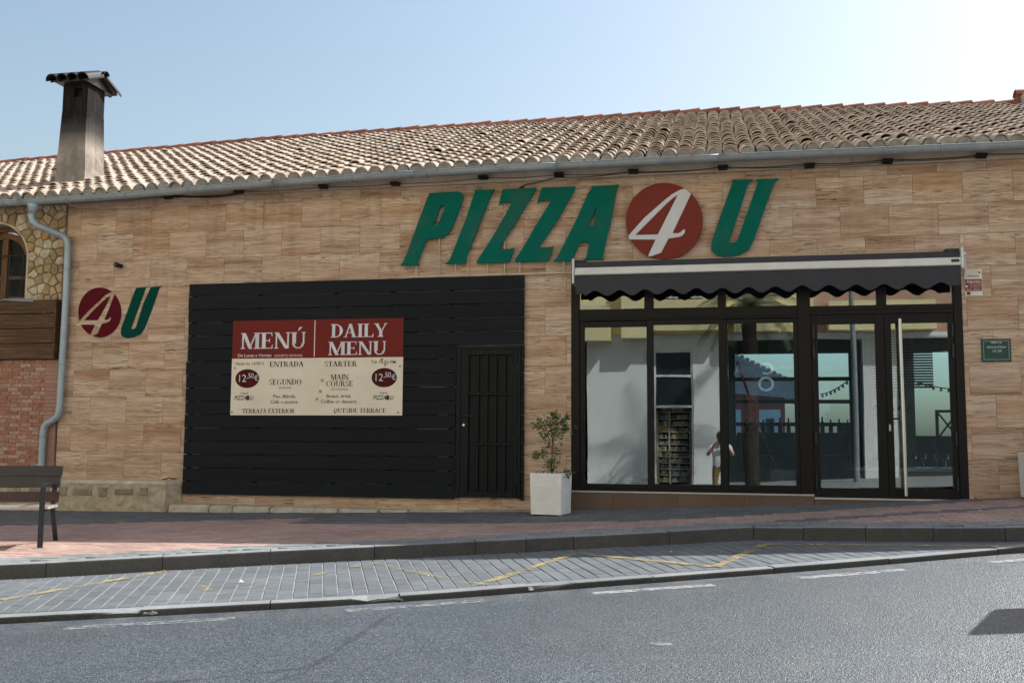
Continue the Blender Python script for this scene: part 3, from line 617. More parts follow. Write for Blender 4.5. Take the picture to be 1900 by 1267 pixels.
fw.box(GX0, SX0, .015, .28, -1.3, 3.54).box(SX1, GX1, .015, .28, -1.3, 3.54).box(SX0, SX1, .015, .28, SZ1+.02, 3.54).box(SX0, SX1, .02, .28, -1.3, -.70)
facade = fw.obj('facade_wall', 'wall_core', bld)
rows = [3.405, 3.279, 2.895, 2.507, 2.114, 1.722, 1.327, .938, .546, .158, -.230, -.618, -1.00, -1.25]
for ri in range(len(rows)-1):
    z1, z0 = rows[ri]-.0013, rows[ri+1]+.0013
    x = 1.295+(.285 if ri % 2 == 0 else 0)-.575*20
    while x < GX1:
        xa, xb = max(x, GX0+.004)+.0013, min(x+.575, GX1)-.0013; x += .575
        if xb-xa < .02: continue
        zz0, zz1 = z0, z1
        if xa > -7.15 and xb < -3.40 and z0 > -.72 and z1 < 2.0: continue        # fully behind the slats
        if xa > -3.3 and xb < -2.50 and z0 > -.72 and z1 < 2.0: continue
        if zz1 <= G((xa+xb)/2, 0)-.02: continue
        segs = [(xa, xb, zz0, zz1)]
        if zz0 < SZ1 and xb > SX0 and xa < SX1:
            segs = []
            if xa < SX0-.02: segs.append((xa, SX0-.002, zz0, zz1))
            if xb > SX1+.02: segs.append((SX1+.002, xb, zz0, zz1))
            if zz1 > SZ1+.03: segs.append((max(xa, SX0), min(xb, SX1), SZ1+.02, zz1))
        for a, b, c, d in segs:
            if d-c < .02 or b-a < .02: continue
            yo = rng.uniform(-.0012, .0012)
            bar('stone_tile', a, b, -.006+yo, .014, c, d, 'travertine', facade, .0012)
# cream fascia below the eaves, an open joint at its west end, soffit
mb = MB()
def ribbon(x0, x1, n, fn_lo, fn_hi, y0, y1, mb):
    vs = []
    for i in range(n+1):
        x = x0+(x1-x0)*i/n; a, b = fn_lo(x), fn_hi(x); vs += [(x, y0, a), (x, y1, a), (x, y1, b), (x, y0, b)]
    fs = [(4*i+k, 4*i+4+k, 4*i+4+(k+1) % 4, 4*i+(k+1) % 4) for i in range(n) for k in range(4)]+[(0, 1, 2, 3), (4*n+3, 4*n+2, 4*n+1, 4*n)]
    mb.add(vs, fs); return mb
fj = [-7.66, -5.95, -5.72, -4.25, -2.42, -1.72, .05, 1.72, 2.35, 4.2, 6.6]
for a, b in zip(fj[:-1], fj[1:]):
    ribbon(a+.002, b-.002, 6, lambda x: 3.408, lambda x: 3.535, -.035, .012, MB()).obj('fascia_board', 'cream_plaster', bld)
ribbon(GX0, -7.67, 4, lambda x: 3.375+.012*(x+9.3), lambda x: 3.395+.012*(x+9.3), -.05, .012, MB()).obj('fascia_profile', 'zinc', bld)
sv = []
for i in range(31):
    x = -15.5+22.4*i/30; sv += [(x, YE+.02, eave(x)-.03), (x, .02, 3.54), (x, .02, 3.56), (x, YE+.02, eave(x)-.012)]
MB().add(sv, [(4*i+k, 4*i+4+k, 4*i+4+(k+1) % 4, 4*i+(k+1) % 4) for i in range(30) for k in range(4)]).obj('soffit', 'white_plaster', bld)
# roof
def deck(u, v): x = -15.8+22.8*u; y = YE+(YR-YE)*v; return (x, y, roofz(x, y))
roof = sheet('roof', deck, 44, 6, 'roof_clay', bld)
def deckb(u, v): x = -15.8+22.8*u; y = YR+(YR-YE)*v; return (x, y, roofz(x, 2*YR-y))
sheet('rear_roof', deckb, 20, 4, 'roof_clay', bld)
def tile_mesh(L=.43, r0=.098, r1=.084, th=.020, n=7, hk=.80):
    vs, fs = [], []
    for (y, r) in ((0, r0), (L, r1)):
        for rr in (r, r-th):
            for k in range(n+1):
                a = math.pi*k/n; vs.append((-rr*math.cos(a), y, rr*math.sin(a)*hk))
    q = n+1
    for k in range(n):
        fs += [(k, k+1, 2*q+k+1, 2*q+k), (q+k, 3*q+k, 3*q+k+1, q+k+1), (k, q+k, q+k+1, k+1), (2*q+k, 2*q+k+1, 3*q+k+1, 3*q+k)]
    fs += [(0, 2*q, 3*q, q), (n, q+n, 3*q+n, 2*q+n)]
    return vs, fs
tv, tf = tile_mesh(); tmesh = [MB().add(tv, tf).mesh('roof_tile', 'roof_clay') for _ in range(1)][0]
emesh = MB().add(*tile_mesh(.43, .094, .086, .018, 7, .93)).mesh('roof_tile', 'roof_clay')
SL = math.atan2(2.42, YR-YE); PIT = .1945
ntile = []
LEN = (YR-YE)/math.cos(SL); EXPO = .292; nr = int((LEN-.10)/EXPO)+1
for i in range(int(22.3/PIT)):
    x0 = -15.5+i*PIT; wob = rng.uniform(-.008, .008)
    for j in range(nr):
        y = YE-.045+j*EXPO*math.cos(SL); x = x0+wob+.01*math.sin(j*.7+i)+rng.uniform(-.006, .006); y += rng.uniform(-.018, .018)
        sl = math.atan2(ridge(x)-eave(x), YR-YE)-R(5.6)+rng.uniform(-.012, .012)
        lift = .052+rng.uniform(-.004, .005)+(.02 if rng.random() < .02 else 0)
        mw = Matrix.Translation((x, y, roofz(x, y)+lift)) @ Euler((sl, rng.uniform(-.06, .06), rng.uniform(-.035, .035))).to_matrix().to_4x4()
        ntile.append((j, x, mw))
    # eave course has a doubled tile
CHX0, CHX1, CHY0, CHY1 = -10.0, -9.54, .70, 1.16
ntile = [t for t in ntile if not (CHX0-.02 < t[1] < CHX1+.02 and CHY0-.35 < t[2].translation.y < CHY1-.05 and False)]
vis = [t for t in ntile if -10.8 < t[1]+.0 and t[1] < 4.4]
vis.sort(key=lambda t: (t[0] > 3, t[0] if t[0] < 4 else 4, -t[1])); keep = set(id(t) for t in vis[:300])
tr = MB()
for t in ntile:
    if id(t) in keep: link('roof_tile', emesh if t[0] == 0 else tmesh, roof, mw=t[2])
    else: tr.add([t[2] @ Vector(p) for p in tv], tf)
tag(tr.obj('roof_tiles', 'roof_clay', roof), kind='stuff')
# second lip at the eaves and the mortar plug under each eave tile
pl = MB(); n = 8; vs = [(-.080*math.cos(math.pi*k/n), 0, .080*math.sin(math.pi*k/n)) for k in range(n+1)]; vs += [(a, .06, c) for a, b, c in vs]
vs += [(-.080, 0, -.035), (.080, 0, -.035)]
pl.add(vs, [tuple(range(n+1))+(n*2+3, n*2+2)]+[(k, k+1, n+2+k, n+1+k) for k in range(n)]); plm = pl.mesh('mortar_plug', 'mortar_grey')
lv, lf = tile_mesh(.36, .094, .086, .013); lipm = MB().add(lv, lf).mesh('eave_tile', 'roof_clay')
for i in range(int(22.3/PIT)):
    x = -15.5+i*PIT
    if not -11.2 < x < 4.6: continue
    link('mortar_plug', plm, roof, mw=Matrix.Translation((x+rng.uniform(-.006, .006), YE-.055+rng.uniform(-.008, .008), roofz(x, YE)+.02)) @ Euler((rng.uniform(-.05, .12), rng.uniform(-.08, .08), rng.uniform(-.1, .1))).to_matrix().to_4x4())
# ridge tiles
rv, rf = tile_mesh(.42, .135, .115, .016, 8, .95); ridm = MB().add(rv, rf).mesh('ridge_tile', 'ridge_clay')
x = 5.15
while x > -15.6:
    z = ridge(x)
    mw = Matrix.Translation((x, YR+rng.uniform(-.008, .008), z+.02)) @ Euler((0, math.atan2(ridge(x)-ridge(x-.4), .4)+R(2.5), R(90)+rng.uniform(-.02, .02))).to_matrix().to_4x4()
    mw = Matrix.Translation((x, YR+rng.uniform(-.008, .008), z+.045+rng.uniform(-.006, .006))) @ Matrix.Rotation(R(90)+rng.uniform(-.02, .02), 4, 'Z') @ Matrix.Rotation(-R(2.)+rng.uniform(-.01, .01), 4, 'X')
    link('ridge_tile', ridm, roof, mw=mw); x -= .355
# stepped end wall at the right end of the ridge
MB().box(5.16, 8, 4.75, 5.75, 4.9, 5.80).obj('end_wall', 'white_plaster', bld)
t = MB().add(*tile_mesh(.42, .10, .09, .016, 8)).obj('end_ridge_tile', 'ridge_clay', bld)
t.matrix_basis = Matrix.Translation(Vector((5.03, 4.98, 5.52))-Vector(bld['wl'])) @ Euler((R(62), 0, R(-72))).to_matrix().to_4x4()
x = 5.10
for k in range(4):
    link('end_ridge_tile', ridm, bld, mw=Matrix.Translation((x+.4, 5.0, 5.80+.03*k)) @ Matrix.Rotation(R(90), 4, 'Z') @ Matrix.Rotation(R(4), 4, 'X')); x += .36
# chimney
cz0 = roofz(-9.8, .7)-.1; CHT = 5.48
mb = MB(); a, b, c, d = CHX0, CHX1, CHY0, CHY1
lev = [(cz0, .10), (cz0+.22, .03), (cz0+.5, .015), (4.6, .0), (CHT-.42, -.012)]
vs = []; NS = 6
for (z, e) in lev:
    for (p, q) in (((a-e, c-e), (b+e, c-e)), ((b+e, c-e), (b+e, d+e)), ((b+e, d+e), (a-e, d+e)), ((a-e, d+e), (a-e, c-e))):
        for k in range(NS): t_ = k/NS; vs.append((p[0]+(q[0]-p[0])*t_+rng.uniform(-.006, .006), p[1]+(q[1]-p[1])*t_+rng.uniform(-.006, .006), z+(rng.uniform(-.05, .05) if z < cz0+.1 else 0)))
q = 4*NS; fs = [(l*q+k, l*q+(k+1) % q, (l+1)*q+(k+1) % q, (l+1)*q+k) for l in range(len(lev)-1) for k in range(q)]
fs.append(tuple((len(lev)-1)*q+k for k in range(q)))
mb.add(vs, fs)
zt = CHT-.42
for (x0, x1, y0, y1) in ((a+.012, a+.20, c+.012, d-.012), (b-.10, b-.012, c+.012, d-.14), (a+.201, b-.012, d-.139, d-.012)): mb.box(x0, x1, y0, y1, zt-.002, CHT)
mb.box(a+.201, b-.101, c+.012, c+.10, zt-.002, CHT-.20).box(a+.201, b-.101, c+.012, c+.10, CHT-.06, CHT)
for v in range(len(mb.v)): pass
chim = mb.obj('chimney', 'sooty_render', bld, loc=(-9.77, .93, cz0))
MB().box(a+.20, b-.10, c+.10, d-.14, zt+.0, CHT-.005).obj('smoke_opening', 'dark_void', chim, loc=(-9.77, .93, zt))
# gabled tile cap: slab halves and barrel tiles, ridge running left-right
apex = CHT+.20
slab = MB()
for s_ in (-1, 1):
    ye = .93+s_*.37
    vs = [(a-.11, ye, CHT-.0), (b+.11, ye, CHT-.0), (b+.11, .93, apex-.03), (a-.11, .93, apex-.03), (a-.11, ye, CHT+.03), (b+.11, ye, CHT+.03), (b+.11, .93, apex), (a-.11, .93, apex)]
    slab.add(vs, [(0, 1, 2, 3), (4, 5, 6, 7), (0, 1, 5, 4), (1, 2, 6, 5), (3, 0, 4, 7)])
slab.add([(x_, .93+y_, z_) for x_ in (a-.04, b+.04) for y_, z_ in ((-.37, CHT+.005), (.37, CHT+.005), (0, apex-.025))], [(0, 1, 2), (3, 4, 5), (0, 1, 4, 3)])
slab.obj('cap_slab', 'black_metal', chim)
cm = MB().add(*tile_mesh(.45, .112, .092, .016, 8, 1.)).mesh('cap_tile', 'black_cable')
th_ = math.atan2(apex-CHT-.03, .37)
for k in range(4):
    x = a-.035+k*(b-a+.07)/3
    link('cap_tile', cm, chim, mw=Matrix.Translation((x, .93-.43, CHT+.0)) @ Matrix.Rotation(th_, 4, 'X'))
    link('cap_tile', cm, chim, mw=Matrix.Translation((x, .93+.43, CHT+.0)) @ Matrix.Rotation(math.pi, 4, 'Z') @ Matrix.Rotation(th_, 4, 'X'))
rm = MB().add(*tile_mesh(.40, .075, .065, .013, 7)).mesh('cap_ridge_tile', 'black_cable')
for k in range(2): link('cap_tile', rm, chim, mw=Matrix.Translation((a+.26+k*.36, .93, apex+.01)) @ Matrix.Rotation(R(90), 4, 'Z'))

# black slatted cladding with the service door
PX0, PX1, PZ1, PIT_S = -7.25, -2.427, 2.13, .18375
bat = MB()
for x in (-7.18, -6.18, -5.05, -4.25, -3.42): bat.box(x-.03, x+.03, -.034, -.008, -.80, PZ1-.01)
clad = bat.obj('slat_cladding', 'slat' if 'slat' in M else 'black_stained_wood', bld)
for k in range(16):
    z1 = PZ1-k*PIT_S; z0 = z1-PIT_S+.0085; dz = rng.uniform(-.002, .002)
    xr = PX1 if k < 5 else -3.345
    bar('slat', PX0+rng.uniform(-.006, .012), xr, -.062+rng.uniform(-.002, .002), -.035, z0+dz, z1+dz, 'black_stained_wood', clad, .004)
    if k >= 5: bar('slat', -2.462, PX1+rng.uniform(-.003, .003), -.062, -.012, z0, z1, 'black_stained_wood', clad, .004)
    MB().box(PX0-.012, PX0+.01, -.04, -.03, z0-.012, z0-.004).obj('bracket', 'zinc', clad)
DX0, DX1, DZ0, DZ1 = -3.335, -2.472, -.785, 1.205
fr = MB().box(DX0, DX0+.055, -.055, .01, DZ0, DZ1).box(DX1-.04, DX1, -.055, .01, DZ0, DZ1).box(DX0+.055, DX1-.04, -.055, .01, DZ1-.04, DZ1)
fr.obj('door_frame', 'door_metal', bld)
d0, d1, e0, e1 = DX0+.06, DX1-.045, DZ0+.01, DZ1-.045
door = MB().box(d0, d1, -.018, -.0085, e0, e1).obj('service_door', 'door_metal', bld)
st = .105
bar('stile', d0, d0+st, -.058, -.0185, e0, e1, 'door_metal', door); bar('stile', d1-.05, d1, -.058, -.0185, e0, e1, 'door_metal', door)
for (z, h) in ((e1-.075, .075), (.555-.0, .035), (-.10, .035), (e0, .075)): bar('rail', d0+st+.001, d1-.051, -.056, -.0185, z, z+h, 'door_metal', door)
n = 5; span = (d1-.05)-(d0+st)
for k in range(1, n):
    x = d0+st+span*k/n; 
    for za, zb in ((e0+.076, -.101), (-.064, .554), (.591, e1-.076)): bar('bar', x-.017, x+.017, -.054, -.0185, za, zb, 'door_metal', door)
MB().tube([(d0+.04, -.059, .285), (d0+.04, -.095, .285), (d0+.055, -.10, .285), (d0+.19, -.10, .283)], .010, 8).obj('handle', 'black_metal', door)
MB().tube([(d0+.045, -.058, .165), (d0+.045, -.072, .165)], .016, 10).obj('lock', 'steel', door)
for z in (.93, .05, -.55): MB().tube([(d1+.012, -.062, z-.05), (d1+.012, -.062, z+.05)], .010, 8).obj('hinge', 'black_metal', door)
# ------------------------------------------------------------------ shopfront
F0 = -.010
def fbar(name, x0, x1, z0, z1, y0=F0, y1=.07, parent=None, c=.003): return bar(name, x0, x1, y0, y1, z0, z1, 'frame_black', parent or shop, c)
shop = MB().cbox(SX0, SX0+.105, F0-.004, .10, -.665, SZ1, .003).obj('shopfront', 'frame_black', bld)
fbar('jamb', 2.868, 2.963, -.70, SZ1, -.014, .10)
fbar('head', SX0+.106, 2.867, SZ1-.10, SZ1, -.008, .10)
fbar('transom_rail', SX0+.106, 1.035, 1.545, 1.668, -.008, .09); fbar('transom_rail', 1.195, 2.867, 1.60, 1.655, -.008, .09)
fbar('track_head', SX0+.106, 1.035, 1.515, 1.544, -.022, .09); fbar('door_head', 1.195, 2.867, 1.545, 1.599, -.012, .09)
fbar('bottom_track', SX0+.106, 1.035, -.664, -.635, -.020, .09)
fbar('mullion', 1.036, 1.194, -.664, SZ1-.101, -.012, .10)
for a, b in ((-.862, -.742), (.062, .168)): fbar('mullion', a, b, 1.669, SZ1-.101, -.006, .09)
fbar('mullion', 1.985, 2.098, 1.656, SZ1-.101, -.006, .09)
def pane(x0, x1, z0, z1, parent, y=.030, mat='shop_glass'): MB().box(x0-.008, x1+.008, y, y+.006, z0-.008, z1+.008).obj('pane', mat, parent)
for a, b in ((SX0+.11, -.866), (-.738, .058), (.172, 1.032)): pane(a, b, 1.672, SZ1-.105, shop, .03)
for a, b in ((1.198, 1.981), (2.102, 2.864)): pane(a, b, 1.66, SZ1-.105, shop, .03)
def sash(name, x0, x1, z0, z1, gx0, gx1, gz0, gz1, y0, y1):
    s_ = MB().cbox(x0, gx0, y0, y1, z0, z1, .003).cbox(gx1, x1, y0, y1, z0, z1, .003).cbox(gx0+.0005, gx1-.0005, y0+.0008, y1, z0, gz0, .003).cbox(gx0+.0005, gx1-.0005, y0+.0008, y1, gz1, z1, .003).obj(name, 'frame_black', bld)
    pane(gx0, gx1, gz0, gz1, s_, y0+.022); return s_
sash('sliding_window', -1.702, -.792, -.634, 1.513, -1.637, -.836, -.578, 1.435, .006, .046)
sash('sliding_window', -.834, .168, -.634, 1.513, -.745, .070, -.572, 1.452, -.016, .0045)
sash('fixed_window', .1695, 1.034, -.634, 1.513, .169+.012, .985, -.566, 1.457, -.004, .046)
def door_leaf(x0, x1, gx0, gx1, hx):
    d_ = sash('glass_door', x0, x1, -.695, 1.543, gx0, gx1, -.587, 1.426, .0, .05)
    for z in (1.33, 1.08, .02, -.52): MB().cbox(hx-.013, hx+.013, -.022, .0, z-.085, z+.085, .005).obj('hinge', 'black_metal', d_)
    return d_
dl = door_leaf(1.197, 2.062, 1.275, 1.955, 1.225); dr = door_leaf(2.066, 2.866, 2.142, 2.800, 2.846)
h = MB().tube([(2.232, -.085, 1.47), (2.243, -.085, -.665)], .021, 12); h.tube([(2.234, -.085, 1.25), (2.234, .0, 1.25)], .011, 8).tube([(2.241, -.085, -.45), (2.241, .0, -.45)], .011, 8)
h.obj('pull_handle', 'steel', dr, smooth=False)
MB().tube([(2.095, -.0, .26), (2.095, -.045, .26), (2.10, -.05, .26), (2.20, -.05, .258)], .010, 8).obj('lever_handle', 'black_metal', dr)
MB().cbox(2.085, 2.107, -.010, .0, .11, .19, .004).obj('lock', 'steel', dr)
MB().box(SX0-.005, 1.192, -.030, .02, -.686, -.667).obj('sill', 'white_sill', bld); MB().box(1.193, SX1+.02, -.030, .02, -.722, -.703).obj('sill', 'white_sill', bld)
sx = [SX0-.002, -1.28, -.46, .36, 1.192]; 
for a, b in zip(sx[:-1], sx[1:]): bar('base_tile', a+.001, b-.001, -.018, .019, -1.2, -.687, 'brown_tile', bld, .002)
for a, b in ((1.194, 2.02), (2.02, 2.98)): bar('base_tile', a+.001, b-.001, -.018, .019, -1.2, -.723, 'brown_tile', bld, .002)

# interior of the restaurant, seen through the glass
IY = 6.3
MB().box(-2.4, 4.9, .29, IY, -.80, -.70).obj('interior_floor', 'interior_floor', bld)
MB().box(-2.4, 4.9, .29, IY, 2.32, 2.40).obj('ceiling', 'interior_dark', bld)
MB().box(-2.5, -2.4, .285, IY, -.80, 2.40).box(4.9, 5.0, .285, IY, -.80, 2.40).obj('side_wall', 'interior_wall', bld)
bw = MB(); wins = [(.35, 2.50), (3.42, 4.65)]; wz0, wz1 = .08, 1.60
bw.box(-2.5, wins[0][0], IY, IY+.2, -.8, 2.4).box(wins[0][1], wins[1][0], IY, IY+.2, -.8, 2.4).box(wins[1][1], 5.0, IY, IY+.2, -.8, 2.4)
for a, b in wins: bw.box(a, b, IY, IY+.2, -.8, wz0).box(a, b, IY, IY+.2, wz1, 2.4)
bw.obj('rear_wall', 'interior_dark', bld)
for k, (a, b) in enumerate(wins):
    wf_ = MB()
    for z in ((1.12, .70, .28) if k == 0 else ()): wf_.box(a, b, IY+.04, IY+.12, z-.035, z+.035)
    wf_.box(a, a+.05, IY+.03, IY+.13, wz0, wz1).box(b-.05, b, IY+.03, IY+.13, wz0, wz1)
    wn = wf_.obj('rear_window', 'frame_black', bld); pane(a+.05, b-.05, wz0, wz1, wn, IY+.08, 'rear_glass')
# white column with venetian blind, and the menu poster
MB().box(2.55, 3.36, 5.2, 5.75, -.70, 2.32).obj('column', 'interior_wall', bld)
bl = thing('venetian_blind', (2.9, 5.0, 1.6), 'brown venetian blind hanging inside behind the glass doors', 'blind')
for k in range(26): MB().box(2.62, 3.62, 4.95, 4.99, 2.0-k*.045, 2.03-k*.045).obj('blind_slat', 'dark_wood', bl)
po = MB().box(2.36, 2.82, 3.0, 3.03, -.25, .62).obj('menu_poster', 'white_paint'); tag(po, 'white menu poster on a stand behind the left glass door', 'poster')
join('lettering', [text_mesh('PIZZA 4 U', .085, 2.60, .44, 2.998, 'print_dark', bold=.02, shear=.25), text_mesh('LA MARINA', .045, 2.58, .34, 2.998, 'print_dark'), text_mesh('966 69 7', .065, 2.58, .22, 2.998, 'print_dark', bold=.01)], po)
co_ = thing('bar_counter', (2.2, .9, -.7), 'beige tiled low counter with white top inside behind the glass doors', 'counter')
MB().box(1.85, 4.2, .85, 1.45, -.70, -.40).obj('counter_front', 'counter_tile', co_); MB().box(1.80, 4.2, .80, 1.50, -.399, -.355).obj('counter_top', 'counter_white', co_)
for k in range(9):
    x = 2.0+k*.14; yg = 1.1+.12*(k % 2); g = MB(); g.tube([(x, yg, -.354), (x, yg, -.347), (x, yg, -.27), (x, yg, -.26), (x, yg, -.20), (x, yg, -.17)], [.035, .006, .006, .03, .042, .036], 8)
    o = g.obj('wine_glass' if k % 3 else 'bottle', 'shop_glass' if k % 3 else 'grey_plastic'); tag(o, 'glass standing in the row on the counter behind the doors' if k % 3 else 'pale bottle standing among the glasses on the counter', 'glass' if k % 3 else 'bottle', 'glasses and bottles on the inside counter')
st_ = thing('stacked_chair', (3.55, 3.2, -.7), 'dark wooden chair turned upside down on a table inside', 'chair')
MB().box(3.2, 4.1, 2.9, 3.5, -.02, .03).obj('table_top', 'dark_wood', st_); 
for x, y in ((3.25, 2.95), (4.05, 2.95), (3.25, 3.45), (4.05, 3.45)): MB().box(x-.025, x+.025, y-.025, y+.025, -.70, -.021).obj('leg', 'dark_wood', st_)
bk = MB()
for x0 in (3.22, 3.62):
    bk.box(x0, x0+.04, 2.92, 2.96, .031, .45).box(x0+.30, x0+.34, 2.92, 2.96, .031, .45).box(x0+.041, x0+.299, 2.92, 2.96, .41, .45)
    for s_ in (1, -1): bk.tube([(x0+.17-s_*.13, 2.94, .05), (x0+.17+s_*.13, 2.94, .40)], .014, 6)
bk.obj('backrest', 'dark_wood', st_)
bu = thing('mop_bucket', (.87, .75, -.70), 'grey plastic bucket on the floor inside the fixed window', 'bucket')
MB().tube([(.87, .75, -.70), (.87, .75, -.40)], [.13, .17], 14).obj('bucket_body', 'grey_plastic', bu)
mo = thing('mop', (.82, .72, -.45), 'red handled mop leaning in the grey bucket behind the window', 'mop')
MB().tube([(.80, .72, -.42), (.575, .55, .20)], .011, 8).obj('pole', 'steel', mo); MB().tube([(.573, .549, .203), (.30, .35, 1.00)], .016, 8).obj('grip', 'red_plastic', mo)
MB().tube([(.80, .72, -.42), (.85, .76, -.50)], [.03, .06], 8).obj('mop_head', 'white_paint', mo)
sf = thing('bottle_shelf', (1.2, 5.9, -.70), 'dark back bar shelf with bottles at the rear of the room', 'shelf')
for z in (-.30, .0, .12): pass
MB().box(.4, 2.4, 5.2, 5.5, -.70, .12).obj('cabinet', 'interior_dark', sf)
bm_ = MB().tube([(0, 0, 0), (0, 0, .17), (0, 0, .21), (0, 0, .28)], [.036, .036, .014, .013], 8).mesh('bottle', 'bottle_glass')
for k in range(1, 26, 2):
    if k % 9 == 4: continue
    z_ = .122; b_ = link('bottle', bm_, None, loc=(.5+k*.071, 5.33+rng.uniform(-.03, .03), z_)); b_.scale = (1, 1, rng.uniform(.8, 1.0) if z_ < .3 else rng.uniform(.85, 1.2))
    tag(b_, 'dark bottle in the row on the back bar inside, behind the mop', 'bottle', 'bottles on the back bar')
def bistro(x, y, lab):
    t_ = thing('bistro_table', (x, y, -.70), lab, 'table')
    MB().tube([(x, y, .02), (x, y, .055)], .36, 18).obj('table_top', 'dark_wood', t_); MB().tube([(x, y, -.69), (x, y, .02)], .03, 8).obj('pedestal', 'black_metal', t_); MB().tube([(x, y, -.70), (x, y, -.68)], .22, 14).obj('foot', 'black_metal', t_)
def chair(x, y, a, lab):
    t_ = thing('dining_chair', (x, y, -.70), lab, 'chair'); T = Matrix.Translation((x, y, -.70)) @ Matrix.Rotation(a, 4, 'Z')
    MB().box(-.2, .2, -.2, .2, .43, .46, T=T).obj('seat', 'dark_wood', t_)
    for sx_ in (-1, 1):
        for sy_ in (-1, 1): MB().box(sx_*.18-.018, sx_*.18+.018, sy_*.18-.018, sy_*.18+.018, 0, .429 if sy_ < 0 else .92, T=T).obj('leg', 'dark_wood', t_)
    b = MB().box(-.161, .161, .165, .195, .84, .92, T=T)
    for q in (-.1, 0, .1): b.box(q-.015, q+.015, .17, .19, .461, .839, T=T)
    b.obj('backrest', 'dark_wood', t_)
bistro(1.3, 3.3, 'dark round table inside behind the fixed window'); bistro(-1.1, 3.1, 'dark round table inside behind the left sliding window')
chair(.75, 3.2, R(70), 'dark wooden chair left of the table behind the fixed window'); chair(1.85, 3.5, R(-80), 'dark wooden chair right of the table behind the fixed window'); chair(-.5, 3.2, R(-85), 'dark wooden chair beside the table behind the second window')

# ------------------------------------------------------------------ awning, signs, gutter and small fittings
aw = thing('awning', (.59, -.2, 2.2), 'rolled up charcoal awning with white front bar and scalloped valance over the shopfront', 'awning')
ax0, ax1 = -1.735, 2.915
MB().cbox(ax0, ax1, -.20, -.012, 2.175, 2.262, .006).obj('cassette', 'awning_cloth', aw)
MB().cbox(ax0+.002, ax1, -.262, -.201, 2.083, 2.178, .010).obj('front_bar', 'awning_alu', aw)
for x in (ax0-.035, ax1+.004): MB().cbox(x, x+.03, -.25, -.010, 1.98 if x < 0 else 2.05, 2.30, .006).obj('end_bracket', 'awning_alu', aw)
MB().cbox(ax0+.0, ax0+.13, -.19, -.012, 2.264, 2.292, .004).obj('end_cap', 'awning_cloth', aw); MB().cbox(ax1-.15, ax1-.002, -.19, -.012, 2.264, 2.298, .004).obj('end_cap', 'awning_cloth', aw)
MB().tube([(ax1+.045, -.12, 2.24), (ax1+.085, -.12, 2.24)], .03, 10).tube([(ax1+.07, -.12, 2.22), (ax1+.085, -.115, 2.0)], .008, 6).obj('crank_gear', 'awning_alu', aw)
MB().cbox(ax1-.11, ax1-.02, -.266, -.2625, 2.12, 2.155, .001).obj('maker_plate', 'print_green', aw)
vs, fs = [], []; N = 220; per = .3195; xc0 = -1.475
for i in range(N+1):
    x = ax0+.01+(ax1-ax0-.015)*i/N
    ph = (x-xc0)/per*2*math.pi; zb = 1.842+.036*math.cos(ph)
    if x < -1.61: zb = 1.838-.0*x
    if x > ax1-.12: zb = 1.835
    yy = -.245+.010*math.sin(x*4.1)+.006*math.sin(x*9.7); yb = yy+.014*math.sin(x*3.3+1)+.01*math.sin(x*11)
    vs += [(x, -.240, 2.083), (x, (yy-.24)/2, 1.97), (x, yb, zb+.012), (x, yb, zb), (x, -.236, 2.083), (x, (yy-.24)/2+.004, 1.97), (x, yb+.004, zb+.012), (x, yb+.004, zb)]
fs = [(8*i+k, 8*i+8+k, 8*i+9+k, 8*i+1+k) for i in range(N) for k in (0, 1, 2)]+[(8*i+k, 8*i+8+k, 8*i+9+k, 8*i+1+k) for i in range(N) for k in (4, 5, 6)]+[(8*i+3, 8*i+11, 8*i+15, 8*i+7) for i in range(N)]
MB().add(vs, fs).obj('valance', 'awning_cloth', aw, smooth=True)

# big fascia sign
sg = thing('restaurant_sign', (-1.2, -.05, 2.6), 'large green raised letters PIZZA U with red disc carrying a white 4 above the awning', 'sign')
for k in ('P', 'I', 'Z', 'Z2', 'A', 'U'): link('letter', curve_mesh('letter', LET[k], -.062, .030, 'sign_green'), sg)
link('disc', curve_mesh('disc', LET['disc'], -.062, .034, 'sign_red'), sg); link('numeral', curve_mesh('numeral', LET['four'], -.0825, .006, 'sign_white'), sg)
for x, z1 in ((-3.92, 2.30), (-3.37, 2.33), (-2.93, 2.33), (-2.49, 2.33), (-1.92, 2.4), (-.53, 2.40), (.17, 2.44), (-3.6, 2.7), (-3.2, 2.7), (-2.7, 2.6), (-1.9, 2.7)):
    MB().tube([(x, -.045, 2.165 if x < -1.8 else 2.30), (x, -.045, z1)], .008, 6).obj('support_post', 'cream_plaster', sg)
MB().cbox(-4.02, -1.78, -.052, -.035, 2.145, 2.163, .003).obj('support_rail', 'cream_plaster', sg); MB().cbox(-1.60, 2.6, -.06, -.012, 2.285, 2.300, .003).obj('support_rail', 'cream_plaster', sg)
for x, z in ((-3.55, 2.95), (-2.9, 3.05), (-2.4, 2.9), (-1.85, 2.95), (-.5, 2.9), (.45, 2.95)): MB().tube([(x, -.05, z), (x, -.005, z)], .008, 6).obj('spacer', 'steel', sg)
# flat emblem painted on the wall at the left
em = thing('wall_emblem', (-8.3, -.01, 1.8), 'flat maroon disc with cut out 4 and dark green U on the left wall', 'emblem')
link('disc', curve_mesh('disc', LET['decal_disc'], -.0105, .003, 'decal_maroon'), em); link('letter', curve_mesh('letter', LET['decal_U'], -.0105, .003, 'decal_green'), em)

